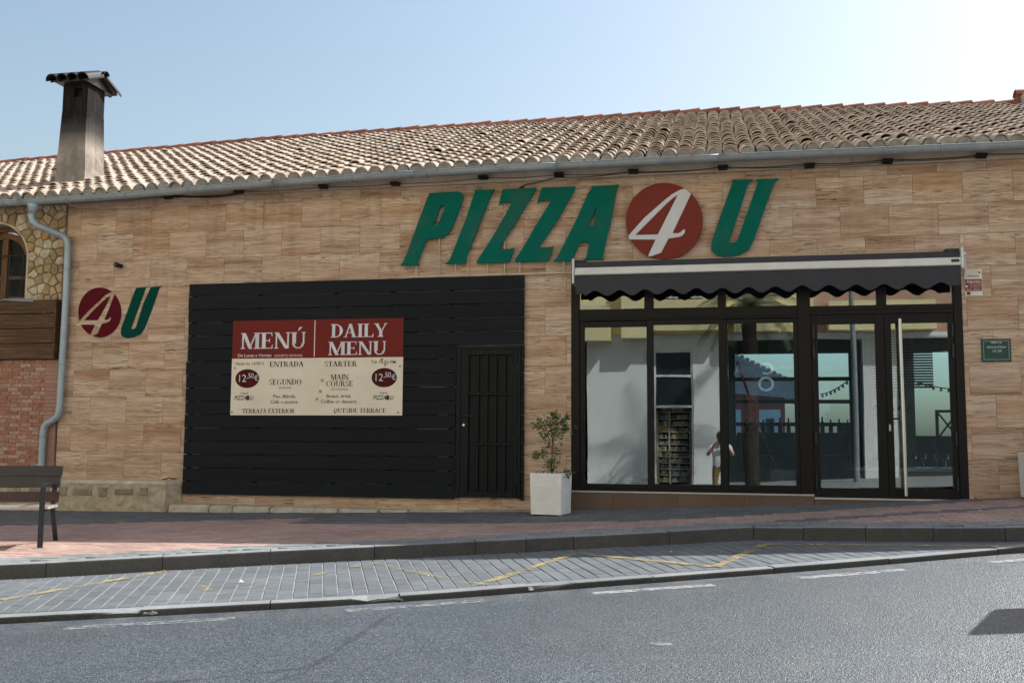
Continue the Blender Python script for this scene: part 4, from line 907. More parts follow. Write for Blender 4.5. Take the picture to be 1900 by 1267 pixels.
# menu board
bx0, bx1, bz0, bz1, by = -6.555, -4.075, .287, 1.595, -.070
mbd = thing('menu_board', ((bx0+bx1)/2, by, bz0), 'red and cream bilingual daily menu board screwed to the black slats', 'menu board')
zs = 1.068
MB().box(bx0, bx1, by, by+.006, bz0, zs).obj('cream_panel', 'board_cream', mbd); MB().box(bx0, bx1, by, by+.006, zs+.0003, bz1).obj('red_panel', 'board_red', mbd)
xm = -5.34
MB().box(xm-.008, xm+.004, by-.0012, by-.0004, zs+.02, bz1-.01).obj('divider', 'board_cream', mbd)
pr = by-.001
def bx(px): return bx0+(px-165)/(1660-165)*(bx1-bx0)          # board print laid out across its own width
def bz(py, px=None):
    px = 900 if px is None else px; t_ = 178-33*(px-165)/1500; b_ = 997+6*(px-165)/1500; return bz1-(py-t_)/(b_-t_)*(bz1-bz0)
HL = [serif_line('MENÚ', .222, bx(530), bz(418, 530), pr, 'print_white', 1.20)]
HR = [serif_line('DAILY', .182, bx(1278), bz(316, 1278), pr, 'print_white', 1.18), serif_line('MENU', .182, bx(1268), bz(472, 1268), pr, 'print_white', 1.26)]
HL += [text_mesh('De Lunes a Viernes', .044, bx(215), bz(492, 215), pr, 'print_white', 'LEFT', .014, 1.06), text_mesh('(EXCEPTO FESTIVOS)', .030, bx(545), bz(490, 545), pr, 'print_white', 'LEFT', .012, 1.06)]
join('heading', HL, mbd); join('heading', HR, mbd)
L_ = [serif_line('ENTRADA', .072, bx(655), bz(577, 655), pr, 'print_red', 1.17), serif_line('STARTER', .072, bx(1128), bz(574, 1128), pr, 'print_red', 1.16), serif_line('SEGUNDO', .076, bx(648), bz(734, 648), pr, 'print_red', 1.07),
      serif_line('MAIN', .074, bx(1122), bz(690, 1122), pr, 'print_red', 1.06), serif_line('COURSE', .074, bx(1122), bz(748, 1122), pr, 'print_red', 1.06), serif_line('TERRAZA EXTERIOR', .060, bx(505), bz(980, 505), pr, 'print_red', 1.04), serif_line('OUTSIDE TERRACE', .060, bx(1300), bz(978, 1300), pr, 'print_red', 1.08)]
L_ += [text_mesh('Hasta las 16:00 h', .046, bx(325), bz(562, 325), pr, 'print_red', bold=.004, sx=.98), text_mesh('Till 16:00 PM', .046, bx(1495), bz(550, 1495), pr, 'print_red', bold=.004, sx=1.05), text_mesh('(A ELEGIR)', .028, bx(648), bz(768, 648), pr, 'print_red'), text_mesh('(TO CHOOSE)', .028, bx(1122), bz(782, 1122), pr, 'print_red'),
       text_mesh('Pan, bebida.', .046, bx(645), bz(848, 645), pr, 'print_red', bold=.012, sx=1.12), text_mesh('Café o postre.', .046, bx(645), bz(896, 645), pr, 'print_red', bold=.012, sx=1.12), text_mesh('Bread, drink.', .046, bx(1120), bz(846, 1120), pr, 'print_red', bold=.012, sx=1.12), text_mesh('Coffee or dessert.', .046, bx(1120), bz(894, 1120), pr, 'print_red', bold=.012, sx=1.12)]
join('lettering', L_, mbd)
for cx_, cy_ in ((308, 680), (1503, 672)):
    X, Z = bx(cx_), bz(cy_, cx_)
    me = MB(); me.add([(X+.178*math.cos(t_), by-.0022+.0015, Z+.130*math.sin(t_)) for t_ in np.linspace(0, 2*math.pi, 41)[:-1]], [tuple(range(40))]).obj('price_oval', 'print_oval', mbd)
    join('price', [text_mesh('12', .105, X-.080, Z-.045, by-.002, 'print_white', sx=.95), text_mesh(',50', .072, X+.045, Z+.005, by-.002, 'print_white', sx=.9), text_mesh('€', .078, X+.135, Z-.03, by-.002, 'print_white', sx=.95)], mbd)
for cx_ in (282, 1498):
    X, Z = bx(cx_), bz(865, cx_)
    me = [text_mesh('PIZZA', .060, X-.055, Z, pr, 'print_green', bold=.02, sx=.82, shear=.3), text_mesh('U', .060, X+.115, Z, pr, 'print_green', bold=.02, sx=.82, shear=.3), text_mesh('Original', .032, X+.0, Z+.078, pr, 'print_red', sx=.8, shear=.35)]
    join('logo', me, mbd)
    MB().add([(X+.062+.028*math.cos(t_), pr-.0003, Z+.028+.036*math.sin(t_)) for t_ in np.linspace(0, 2*math.pi, 17)[:-1]], [tuple(range(16))]).obj('logo_disc', 'print_red', mbd)
for px_, py_ in ((203, 203), (700, 190), (1112, 183), (1645, 172), (192, 588), (1636, 572), (180, 970), (1628, 977), (1090, 975)):
    MB().tube([(bx(px_), by-.005, bz(py_, px_)), (bx(px_), by, bz(py_, px_))], .011, 8).obj('screw', 'black_metal', mbd)
for a, b, s_ in ((972, 697, .042), (958, 792, .040), (930, 858, .038), (645, 830, .034), (1480, 515, .04), (1510, 560, .03)):
    MB().box(bx(a)-s_/2, bx(a)+s_/2, by-.0007, by-.0002, bz(b, a)-s_/2, bz(b, a)+s_/2).obj('sticker_residue', 'sticker_yellow', mbd)

# alarm plate and opening hours plaque
al = thing('alarm_sign', (3.1, -.012, 1.75), 'cream and red alarm company sign by the awning end', 'sign')
MB().cbox(3.0, 3.2, -.016, -.008, 1.742, 2.068, .002).obj('plate', 'alarm_cream', al); MB().box(3.006, 3.194, -.0172, -.0164, 1.80, 1.945).obj('red_field', 'alarm_red', al)
join('lettering', [text_mesh('verisure', .030, 3.10, 1.972, -.0170, 'print_dark', sx=1.0, bold=.01), text_mesh('Alarma', .040, 3.10, 1.898, -.0178, 'alarm_cream', sx=1.0, bold=.015), text_mesh('con grabación', .017, 3.122, 1.872, -.0178, 'alarm_cream'), text_mesh('de imágenes', .017, 3.122, 1.846, -.0178, 'alarm_cream'), text_mesh('Aviso a Policía', .019, 3.10, 1.812, -.0178, 'alarm_cream', bold=.01)], al)
MB().add([(3.012, -.0178, 1.875), (3.048, -.0178, 1.858), (3.012, -.0178, 1.842)], [(0, 1, 2)]).obj('arrow', 'alarm_cream', al)
MB().box(3.022, 3.062, -.0172, -.0164, 1.757, 1.790).obj('badge', 'print_dark', al); MB().add([(3.15, -.0172, 2.043), (3.182, -.0172, 2.030), (3.18, -.0172, 2.012), (3.165, -.0172, 2.02)], [(0, 1, 2, 3)]).obj('emblem', 'print_dark', al)
pq = thing('opening_hours_plaque', (3.33, -.012, .94), 'small dark green opening hours plaque on the wall right of the doors', 'sign')
MB().cbox(3.162, 3.492, -.020, -.008, .942, 1.216, .003).obj('plate', 'plaque_green', pq)
ln = MB(); y_ = -.0212
for a, b, c, d in ((3.185, 3.469, 1.190, 1.1925), (3.185, 3.469, .966, .9685), (3.185, 3.1875, .9687, 1.1898), (3.4665, 3.469, .9687, 1.1898)): ln.box(a, b, y_, y_+.0006, c, d)
ln.obj('border_line', 'print_white', pq)
join('lettering', [text_mesh('PIZZA 4 U', .022, 3.327, 1.162, y_, 'print_white', bold=.02, shear=.25, sx=.9), text_mesh('Abierto/Open', .030, 3.327, 1.105, y_, 'print_white', shear=.3, sx=.92), text_mesh('13-24', .034, 3.327, 1.054, y_, 'print_white', shear=.3)], pq)

# gutter with brackets, downpipe
GXs = [-14, -10.1, -8.36, -6.71, -5.13, -3.62, -2.17, -.12, 1.81, 3.62, 6.3]; GZs = [3.335, 3.345, 3.368, 3.428, 3.464, 3.494, 3.50, 3.506, 3.497, 3.484, 3.47]
def gz(x): return sum(float(np.interp(x+d, GXs, GZs)) for d in (-.6, -.3, 0, .3, .6))/5
GY, GR = -.430, .063
gt = thing('rain_gutter', (-3, GY, 3.4), 'long grey metal half round gutter along the eaves', 'gutter')
def gutter(x0, x1, name='gutter_length'):
    n = max(2, int((x1-x0)/.25)); vs, fs = [], []; K = 9
    for i in range(n+1):
        x = x0+(x1-x0)*i/n; z = gz(x)
        for rr in (GR, GR-.004):
            for k in range(K):
                a = math.pi+math.pi*k/(K-1); vs.append((x, GY-rr*math.cos(a)*-1, z+rr*1.15*math.sin(a)))
    q = 2*K
    for i in range(n):
        for k in range(K-1): fs += [(i*q+k, (i+1)*q+k, (i+1)*q+k+1, i*q+k+1), (i*q+K+k, i*q+K+k+1, (i+1)*q+K+k+1, (i+1)*q+K+k)]
    for i in (0, n): fs += [(i*q+k, i*q+k+1, i*q+K+k+1, i*q+K+k) for k in range(K-1)]
    g = MB().add(vs, fs); g.tube([(x0+(x1-x0)*i/n, GY-GR, gz(x0+(x1-x0)*i/n)) for i in range(n+1)], .009, 6)
    g.obj(name, 'zinc', gt, smooth=True)
gj = [-14.2, -9.76, -5.85, -3.85, -1.95, .1, 4.0, 6.85]
for a, b in zip(gj[:-1], gj[1:]): gutter(a+.001, b-.001)
for x in (-11, -10.0, -8.97, -8.06, -7.09, -5.84, -4.70, -3.68, -2.67, -1.45, -.5, .45, 1.43, 2.70, 3.9):
    z = gz(x); MB().tube([(x, GY-(GR+.006)*math.cos(math.pi*k/8)*1., z-(GR+.006)*1.15*math.sin(math.pi*k/8)) for k in range(9)]+[(x, GY+.05, z+.03)], .0085, 6).obj('bracket', 'zinc', gt)
dp = thing('downpipe', (-9.2, -.1, -.9), 'grey metal downpipe with two bends where the stone wall meets the cladding', 'downpipe')
MB().tube([(-9.535, GY+.0, gz(-9.5)-.055), (-9.537, GY, gz(-9.5)-.10), (-9.55, GY+.01, 3.16)], [.085, .075, .048], 14).obj('outlet_funnel', 'zinc_pipe', dp, smooth=True)
path = [(-9.552, -.42, 3.17), (-9.562, -.42, 3.10), (-9.548, -.41, 3.045), (-9.505, -.385, 3.000), (-9.31, -.165, 2.905), (-9.255, -.10, 2.875), (-9.205, -.09, 2.815), (-9.190, -.09, 2.72), (-9.182, -.09, 1.90), (-9.197, -.09, .45), (-9.202, -.09, .33), (-9.225, -.09, .27), (-9.275, -.09, .225), (-9.385, -.09, .165), (-9.425, -.09, .12), (-9.443, -.09, .04), (-9.448, -.09, -.5), (-9.45, -.09, -1.0)]
MB().tube(path, .047, 14).obj('pipe', 'zinc_pipe', dp, smooth=True)
for x, z in ((-9.186, 2.38), (-9.192, 1.01), (-9.445, -.02)): MB().tube([(x, -.09, z-.009), (x, -.09, z+.009)], .054, 14).tube([(x+.04, -.09, z), (x+.10, -.03, z)], .006, 6).obj('clip', 'zinc', dp)
for x, z in ((-9.79, 3.08), (-9.755, 3.058)): pass

# floodlights and cables under the eaves
fx = [-7.60, -6.51, -5.25, -4.21, -2.98, -1.96, -.985, .15, 1.215, 2.14, 3.22]; fz = [3.39, 3.415, 3.435, 3.425, 3.458, 3.447, 3.444, 3.440, 3.413, 3.422, 3.436]
names_ = ['leftmost, where the cream fascia starts', 'second from the left, left of the menu board', 'third from the left, above the menu board', 'fourth from the left, above the board corner', 'fifth from the left, above the P and I', 'sixth from the left, above the two Zs', 'seventh, above the right side of the A', 'eighth, above the right edge of the red disc', 'ninth, just right of the U', 'tenth, above the awning', 'last, above the awning end']
for k, (x, z) in enumerate(zip(fx, fz)):
    t_ = thing('floodlight', (x, -.13, z), 'small black floodlight under the eaves, '+names_[k], 'floodlight', 'floodlights under the eaves')
    T = Matrix.Translation((x, -.13, z)) @ Euler((R(-14+rng.uniform(-6, 6)), R(rng.uniform(-4, 4)), 0)).to_matrix().to_4x4()
    MB().cbox(-.062, .062, -.045, .045, -.017, .017, .005, T=T).obj('lamp_body', 'black_metal', t_); MB().box(-.05, .05, -.035, .038, -.021, -.0175, T=T).obj('lens', 'dark_void', t_)
    MB().tube([T @ Vector((-.065, 0, 0)), T @ Vector((-.07, .03, .03)), T @ Vector((0, .07, .04)), T @ Vector((.07, .03, .03)), T @ Vector((.065, 0, 0))], .004, 5).obj('yoke', 'black_metal', t_)
def cable(pts, r=.006, label='thin black cable running along the fascia under the gutter', sag=.03):
    out = []
    for a, b in zip(pts[:-1], pts[1:]):
        for i in range(8): t_ = i/8; p = Vector(a).lerp(Vector(b), t_); p.z -= sag*4*t_*(1-t_); out.append(p)
    out.append(Vector(pts[-1])); o = MB().tube(out, r, 5).obj('eave_cable', 'black_cable'); tag(o, label, 'cable')
cable([(x, -.05, z+.012+.01*(k % 2)) for k, (x, z) in enumerate(zip(fx, fz))], .004, 'thin black cable strung between the floodlights along the fascia', .018)
cable([(-9.2, -.06, 3.40), (-8.7, -.08, 3.405), (-8.2, -.1, 3.425), (-7.62, -.06, 3.43), (-7.0, -.06, 3.38), (-6.5, -.05, 3.42)], .012, 'thick black cable bundle in the gap at the left end of the fascia', .012)
cable([(-1.96, -.10, 3.44), (-2.1, -.06, 3.41), (-2.42, -.04, 3.36), (-2.50, -.03, 3.33), (-2.42, -.04, 3.29), (-2.30, -.05, 3.27)], .007, 'loose black cable hanging from the eaves down to the second Z', .01)
cable([(-2.0, -.05, 3.43), (-1.1, -.05, 3.455), (.1, -.05, 3.46), (1.2, -.06, 3.455), (2.1, -.06, 3.46), (3.3, -.05, 3.47), (5, -.05, 3.47)], .0055, 'sagging black cable pair above the red disc and awning', .022)
wl = thing('wall_spotlight', (-8.40, -.06, 2.44), 'small black spotlight on the cladding above the maroon disc', 'spotlight')
MB().tube([(-8.36, -.008, 2.43), (-8.375, -.045, 2.432)], .03, 10).obj('base', 'black_metal', wl); MB().tube([(-8.385, -.045, 2.435), (-8.41, -.10, 2.442)], [.034, .040], 10).obj('lamp_head', 'black_metal', wl); MB().tube([(-8.411, -.101, 2.442), (-8.412, -.104, 2.442)], .030, 10).obj('lens', 'dark_glass', wl)
fc = MB().tube([(-7.30, -.12, -.60), (-7.34, -.14, -.585), (-7.37, -.12, -.60), (-7.40, -.14, -.575), (-7.44, -.16, -.60), (-7.50, -.14, -.598)], .009, 6).obj('cable_end', 'black_cable'); tag(fc, 'frayed black cable end lying on the plinth by the slats', 'cable')
# ------------------------------------------------------------------ neighbouring house at the left end
nh = thing('neighbouring_house', (-10.5, 0, -1.05), 'old house front with rubble stone, arched window, brown planks and brick at the left end', 'house')
NX1 = -9.295
AC, AR, ASP = -10.455, .548, 2.585           # arch centre, radius, springing height
cw = MB()
# stone wall core with an arched hole: columns of quads round the opening
def arch_top(x): return ASP+math.sqrt(max(0, AR**2-(x-AC)**2))
xs = [AC-AR+2*AR*i/20 for i in range(21)]
for a, b in zip(xs[:-1], xs[1:]):
    cw.add([(a, .0, arch_top(a)), (b, .0, arch_top(b)), (b, .0, 3.46), (a, .0, 3.46)], [(0, 1, 2, 3)])
    cw.add([(a, .0, arch_top(a)), (b, .0, arch_top(b)), (b, .34, arch_top(b)), (a, .34, arch_top(a))], [(0, 1, 2, 3)])
for x in (AC-AR, AC+AR): cw.add([(x, 0, 1.95), (x, .34, 1.95), (x, .34, ASP), (x, 0, ASP)], [(0, 1, 2, 3)])
cw.box(AC+AR, NX1, .0, .34, 1.9, 3.46).box(-15.8, AC-AR, .0, .34, 1.9, 3.46)
stw = cw.obj('stone_wall', 'mortar_grey', nh)
# plaster edge of the arch
ed = MB(); vs = []; prof = [(AC+AR, 1.955)]+[(AC+AR*math.cos(t_), ASP+AR*math.sin(t_)) for t_ in np.linspace(0, math.pi, 21)]+[(AC-AR, 1.955)]
for i, (x, z) in enumerate(prof):
    dx, dz = (1, 0) if i == 0 else ((-1, 0) if i == len(prof)-1 else ((x-AC)/AR, (z-ASP)/AR)); e = .022+rng.uniform(-.006, .01)
    vs += [(x-dx*.004, -.022, z-dz*.004), (x+dx*e, -.020, z+dz*e), (x-dx*.004, .20, z-dz*.004), (x+dx*e, .004, z+dz*e)]
fs = []
for i in range(len(prof)-1): fs += [(4*i, 4*i+4, 4*i+5, 4*i+1), (4*i, 4*i+2, 4*i+6, 4*i+4), (4*i+1, 4*i+5, 4*i+7, 4*i+3)]
ed.add(vs, fs).obj('arch_edge', 'pale_stone', nh)
# rubble stones: irregular cells
pts = []; holes = set()
sx0, sx1, sz0, sz1 = -12.2, NX1-.004, 1.955, 3.375
for k in range(10):
    for x_ in (AC-.40, AC-.13, AC+.13, AC+.40):
        z_ = 1.9+k*.13
        if z_ < ASP-.05 or (x_-AC)**2+(z_-ASP)**2 < (AR-.10)**2: pts.append((x_, z_)); holes.add((x_, z_))
for _ in range(6000):
    p = (rng.uniform(sx0, sx1), rng.uniform(sz0, sz1)); dmin = .10 if rng.random() < .3 else .19
    if abs(p[0]-AC) < AR+.04 and p[1] < ASP or (p[0]-AC)**2+(p[1]-ASP)**2 < (AR+.05)**2: continue
    if all((p[0]-q[0])**2+(p[1]-q[1])**2 > dmin**2 for q in pts): pts.append(p)
for p in pts:
    if p in holes: continue
    poly = [(sx0, sz0), (sx1, sz0), (sx1, sz1), (sx0, sz1)]
    for q in pts:
        if q is p or abs(q[0]-p[0]) > .6 or abs(q[1]-p[1]) > .6: continue
        d_ = math.hypot(q[0]-p[0], q[1]-p[1]); nx, nz_ = (q[0]-p[0])/d_, (q[1]-p[1])/d_
        poly = clip(poly, ((p[0]+q[0])/2-nx*.006, (p[1]+q[1])/2-nz_*.006), (nx, nz_))
    o2 = []
    for x, z in poly:       # keep clear of the arch
        if z < ASP and abs(x-AC) < AR+.026: x = AC+math.copysign(AR+.026, x-AC)
        elif z >= ASP:
            r_ = math.hypot(x-AC, z-ASP)
            if r_ < AR+.026: x = AC+(x-AC)/r_*(AR+.026); z = ASP+(z-ASP)/r_*(AR+.026)
        o2.append((x, z))
    if len(o2) < 3: continue
    den = []                # subdivide the outline and roughen it
    for i in range(len(o2)):
        a, b = o2[i], o2[(i+1) % len(o2)]; den.append(a)
        if math.hypot(a[0]-b[0], a[1]-b[1]) > .07: den.append(((a[0]+b[0])/2+rng.uniform(-.006, .006), (a[1]+b[1])/2+rng.uniform(-.006, .006)))
    cx_ = sum(a for a, b in den)/len(den); cz_ = sum(b for a, b in den)/len(den); n = len(den); yo = -.022-rng.uniform(0, .016)
    vs = [(x, .01, z) for x, z in den]+[(x, yo+.013, z) for x, z in den]+[(cx_+(x-cx_)*.86, yo+rng.uniform(-.004, .004), cz_+(z-cz_)*.86) for x, z in den]+[(cx_, yo-.006, cz_)]
    fs = [(i, (i+1) % n, n+(i+1) % n, n+i) for i in range(n)]+[(n+i, n+(i+1) % n, 2*n+(i+1) % n, 2*n+i) for i in range(n)]+[(2*n+i, 2*n+(i+1) % n, 3*n) for i in range(n)]
    MB().add(vs, fs).obj('stone', 'rubble_stone', stw, loc=(cx_, 0, cz_))
# arched wooden window set back in the opening, with an iron grille
def arch_ring(ro, ri, y0, y1, zb, mb):
    po = [(AC+ro, zb)]+[(AC+ro*math.cos(t_), ASP+ro*math.sin(t_)) for t_ in np.linspace(0, math.pi, 17)]+[(AC-ro, zb)]
    pi_ = [(AC+ri, zb)]+[(AC+ri*math.cos(t_), ASP+ri*math.sin(t_)) for t_ in np.linspace(0, math.pi, 17)]+[(AC-ri, zb)]
    n = len(po); vs = [(x, y0, z) for x, z in po]+[(x, y0, z) for x, z in pi_]+[(x, y1, z) for x, z in po]+[(x, y1, z) for x, z in pi_]
    mb.add(vs, [(i, i+1, n+i+1, n+i) for i in range(n-1)]+[(i, 2*n+i, 2*n+i+1, i+1) for i in range(n-1)]+[(n+i, n+i+1, 3*n+i+1, 3*n+i) for i in range(n-1)]); return mb
wfm = arch_ring(AR-.004, AR-.085, .18, .26, 1.955, MB()); arch_ring(AR-.10, AR-.19, .20, .28, 1.955, wfm)
wfm.box(AC-.05, AC+.05, .195, .275, 1.955, ASP+AR-.2).box(AC-AR+.19, AC-.05, .21, .27, 1.955, 2.06).box(AC+.05, AC+AR-.19, .21, .27, 1.955, 2.06).box(AC+.05, AC+AR-.19, .215, .265, 2.32, 2.37).box(AC-AR+.19, AC-.05, .215, .265, 2.32, 2.37)
win = wfm.obj('arched_window', 'window_wood', nh)
pp = [(AC+(AR-.15)*math.cos(t_), .245, ASP+(AR-.15)*math.sin(t_)) for t_ in np.linspace(0, math.pi, 17)]+[(AC-AR+.15, .245, 1.96), (AC+AR-.15, .245, 1.96)]
MB().add(pp, [tuple(range(len(pp)))]).obj('pane', 'dark_void', win)
gr = MB(); gr.tube([(AC-AR, .10, 2.66), (AC+AR-.01, .10, 2.66)], .012, 6); gr.tube([(AC-AR, .04, 1.99), (AC+AR-.02, .04, 1.99)], .010, 6)
for x in (AC-.42, AC-.16, AC+.16, AC+.40): gr.tube([(x, .10, 1.98), (x, .10, ASP+.12)], .009, 6)
for xc in (AC+.20, AC+.37, AC-.30):
    s_ = []
    for i in range(60):
        t_ = i/59; a_ = t_*2*math.pi*2.2
        if t_ < .35: rr = .012+.04*t_/.35; an = t_/.35*2*math.pi*1.25; s_.append((xc+rr*math.cos(an), .095, 2.46+rr*math.sin(an)))
        elif t_ > .65: rr = .012+.04*(1-t_)/.35; an = math.pi+(1-t_)/.35*2*math.pi*1.25; s_.append((xc+rr*math.cos(an), .095, 2.08+rr*math.sin(an)))
    gr.tube(s_, .006, 5)
gr.obj('grille', 'black_metal', win)
# plank band
bd = MB().box(-15.8, NX1-.03, -.06, .3, 1.095, 1.94).obj('plank_band', 'brown_weathered_wood', nh)
pz = [1.952, 1.748, 1.535, 1.318, 1.092]
for k in range(4): bar('plank', -15.8, NX1-.035, -.128+.004*(k % 2), -.0605, pz[k+1]+.004, pz[k]-.003, 'brown_weathered_wood', bd, .006)
bar('plank', NX1-.033, NX1-.005, -.135, -.02, 1.09, 1.955, 'brown_weathered_wood', bd, .004)
MB().tube([(-10.2, -.135, 1.965), (-9.9, -.14, 1.955), (-9.66, -.15, 1.935)], [.012, .03, .02], 6).obj('flashing_scrap', 'zinc', nh)
ribbon(-15.8, -9.72, 4, lambda x: 1.953, lambda x: 1.963, -.13, .02, MB()).obj('cover_strip', 'zinc', nh)
# brick wall and the paler brick pier
brw = MB().box(-15.8, NX1-.01, .0, .3, -1.3, 1.09).obj('brick_wall', 'mortar_grey', nh)
bh, bl_ = .0575, .183
row = 0; z = 1.086
while z > -1.05:
    x = -9.515-(.06 if row % 2 else 0); first = True
    while x > -10.55:
        a = x-bl_; bar('brick', a+.006, x, -.012+rng.uniform(-.002, .002), .001, z-bh+.008, z, 'brick_clay', brw, .003); x = a
    if row % 2: bar('brick', -9.569, -9.517, -.010, .001, z-bh+.008, z, 'brick_clay', brw, .003)
    z -= bh; row += 1
MB().box(-15.8, -10.56, -.008, -.0005, -1.2, 1.08).obj('plain_brickwork', 'brick_clay', brw)
z = 1.086
simple('pier_brick', hexc('b08a78'), hexc('9c7767'), 9, .85, bump=.25, var=.05)
while z > -.62:
    bar('brick', -9.510, NX1-.012, -.016+rng.uniform(-.0015, .0015), .001, z-bh+.0035, z, 'pier_brick', brw, .002); z -= bh

# plinth and rough kerb at the foot of the wall
pln = thing('stone_plinth', (-8.6, -.2, -1.05), 'rough yellowish stone plinth with small carved panels at the foot of the wall', 'plinth')
body = MB(); N = 26; M_ = 5; prof = [(-10.1, -.25), (-7.39, -.25), (-7.265, -.02)]
def pl_pt(u):
    L1, L2 = 2.71, .26; d_ = u*(L1+L2)
    if d_ < L1: return (-10.1+d_, -.25)
    t_ = (d_-L1)/L2; return (-7.39+.125*t_, -.25+.235*t_)
vs = []
us = [i/N*.9 for i in range(N)]+[.912, .94, .97, 1.]
for u in us:
    x, y = pl_pt(u)
    for j in range(M_+1):
        z = G(x, y)-.05+(-.665-(G(x, y)-.05))*j/M_; vs.append((x+rng.uniform(-.006, .006), y+rng.uniform(-.008, .008), z))
fs = [(i*(M_+1)+j, (i+1)*(M_+1)+j, (i+1)*(M_+1)+j+1, i*(M_+1)+j+1) for i in range(len(us)-1) for j in range(M_)]
body.add(vs, fs).obj('plinth_body', 'rough_stone', pln)
cap = MB(); vs = []
for u in us:
    x, y = pl_pt(u); e = rng.uniform(-.006, .006); vs += [(x, y-.008+e, -.667), (x, y+.006+e, -.622+rng.uniform(-.004, .004)), (x, .012, -.612)]
cap.add(vs, [(3*i+k, 3*i+3+k, 3*i+4+k, 3*i+1+k) for i in range(len(us)-1) for k in (0, 1)]).obj('plinth_cap', 'pale_stone', pln)
for a, b, c, d in ((-8.80, -8.51, -.833, -.736), (-8.40, -8.265, -.842, -.716), (-8.155, -7.875, -.815, -.733), (-7.765, -7.655, -.825, -.713), (-9.02, -8.90, -.845, -.72), (-9.50, -9.18, -.838, -.74), (-9.75, -9.63, -.845, -.72)):
    p_ = MB().cbox(a, b, -.268, -.235, c, d, .008); 
    if b-a > .2:
        for k in range(3): p_.tube([((a+b)/2-.09+.09*k+.03*math.cos(t_), -.270, (c+d)/2+.022*math.sin(t_)) for t_ in np.linspace(0, 2*math.pi, 9)], .006, 4)
    p_.obj('carved_panel', 'carved_stone', pln)
rk = thing('wall_foot_kerb', (-5.3, -.2, -1.03), 'low row of rough pale stones along the wall foot under the slats', 'kerb')
xs = [-7.34, -6.74, -6.40, -5.86, -5.22, -4.90, -4.35, -3.95, -3.2]
for k, (a, b) in enumerate(zip(xs[:-1], xs[1:])):
    vs = []; n = 6; f_ = 1-max(0, (k-4))*.16
    for i in range(n+1):
        x = a+.006+(b-a-.012)*i/n; zt_ = -.935-.003*k; g = G(x, -.2)-.04; e = .02 if i in (0, n) else 0
        vs += [(x, -.235*f_-.03+e+rng.uniform(-.01, .01), g), (x, -.225*f_-.03+e+rng.uniform(-.012, .012), zt_-.035-e), (x, -.19*f_-.03+rng.uniform(-.012, .012), zt_-e*.5+rng.uniform(-.006, .006)), (x, .0, zt_+.012), (x, .0, g)]
    fs = [(5*i+q, 5*i+5+q, 5*i+6+q, 5*i+1+q) for i in range(n) for q in range(4)]+[tuple(range(5)), tuple(5*n+q for q in range(4, -1, -1))]
    MB().add(vs, fs).obj('stone', 'pale_stone', rk, loc=((a+b)/2, -.1, -1))
ribbon(-3.2, -1.82, 8, lambda x: G(x, -.1)-.05, lambda x: G(x, -.1)+.022+rng.uniform(-.004, .004), -.12, .01, MB()).obj('mortar_fillet', 'mortar_grey', rk)

# ------------------------------------------------------------------ planters and shrub
def planter(ox, oy, ang, sz, h, label, name='planter'):
    ux = Vector((math.cos(ang), math.sin(ang), 0)); uy = Vector((-math.sin(ang), math.cos(ang), 0)); o = Vector((ox, oy, 0)); c = o+ux*sz/2+uy*sz/2
    z0 = G(c.x, c.y)+.012; t_ = thing(name, (c.x, c.y, z0), label, 'planter')
    mb = MB(); H = 34; vs = []
    for i in range(H+1):
        z = z0+h*i/H; e = sz/2*(.945+.055*i/H)+(.0025 if i % 2 else 0)
        for sx_, sy_ in ((-1, -1), (1, -1), (1, 1), (-1, 1)): p = c+ux*sx_*e+uy*sy_*e; vs.append((p.x, p.y, z))
    for z, e in ((z0+h, sz/2-.035), (z0+h-.09, sz/2-.04)):
        for sx_, sy_ in ((-1, -1), (1, -1), (1, 1), (-1, 1)): p = c+ux*sx_*e+uy*sy_*e; vs.append((p.x, p.y, z))
    fs = [(4*i+k, 4*i+(k+1) % 4, 4*i+4+(k+1) % 4, 4*i+4+k) for i in range(H+2) for k in range(4)]
    mb.add(vs, fs).obj('pot', 'planter_white', t_)
    e = sz/2-.041; MB().add([tuple(c+ux*a*e+uy*b*e+Vector((0, 0, z0+h-.07))) for a, b in ((-1, -1), (1, -1), (1, 1), (-1, 1))], [(0, 1, 2, 3)]).obj('soil', 'soil', t_)
    for a, b in ((-.7, -.7), (.7, -.7), (.7, .7), (-.7, .7)):
        p = c+ux*a*sz/2+uy*b*sz/2; MB().tube([(p.x, p.y, z0-.03), (p.x, p.y, z0+.002)], .035, 8).obj('foot', 'black_metal', t_)
    return c, z0
pc, pz0 = planter(-2.224, -.694, R(-10), .405, .50, 'white ribbed square planter with a small shrub between service door and shopfront')
planter(3.47, -.50, R(-4), .42, .51, 'pale square planter cut off at the right edge by the wall')
sh = thing('shrub', (pc.x, pc.y, pz0+.43), 'thin sparse young shrub with small green leaves in the white planter', 'shrub')
bx_, by_ = pc.x-.0, pc.y; zb = pz0+.42
tr_ = MB(); tr_.tube([(bx_, by_, zb), (bx_+.01, by_, zb+.2), (bx_+.02, by_+.01, zb+.45), (bx_+.0, by_, zb+.62), (bx_+.03, by_, zb+.78)], [.011, .010, .008, .006, .003], 7)
tr_.tube([(bx_+.015, by_, zb), (bx_+.05, by_-.01, zb+.25), (bx_+.03, by_-.02, zb+.5), (bx_+.08, by_, zb+.72)], [.009, .008, .006, .003], 6)
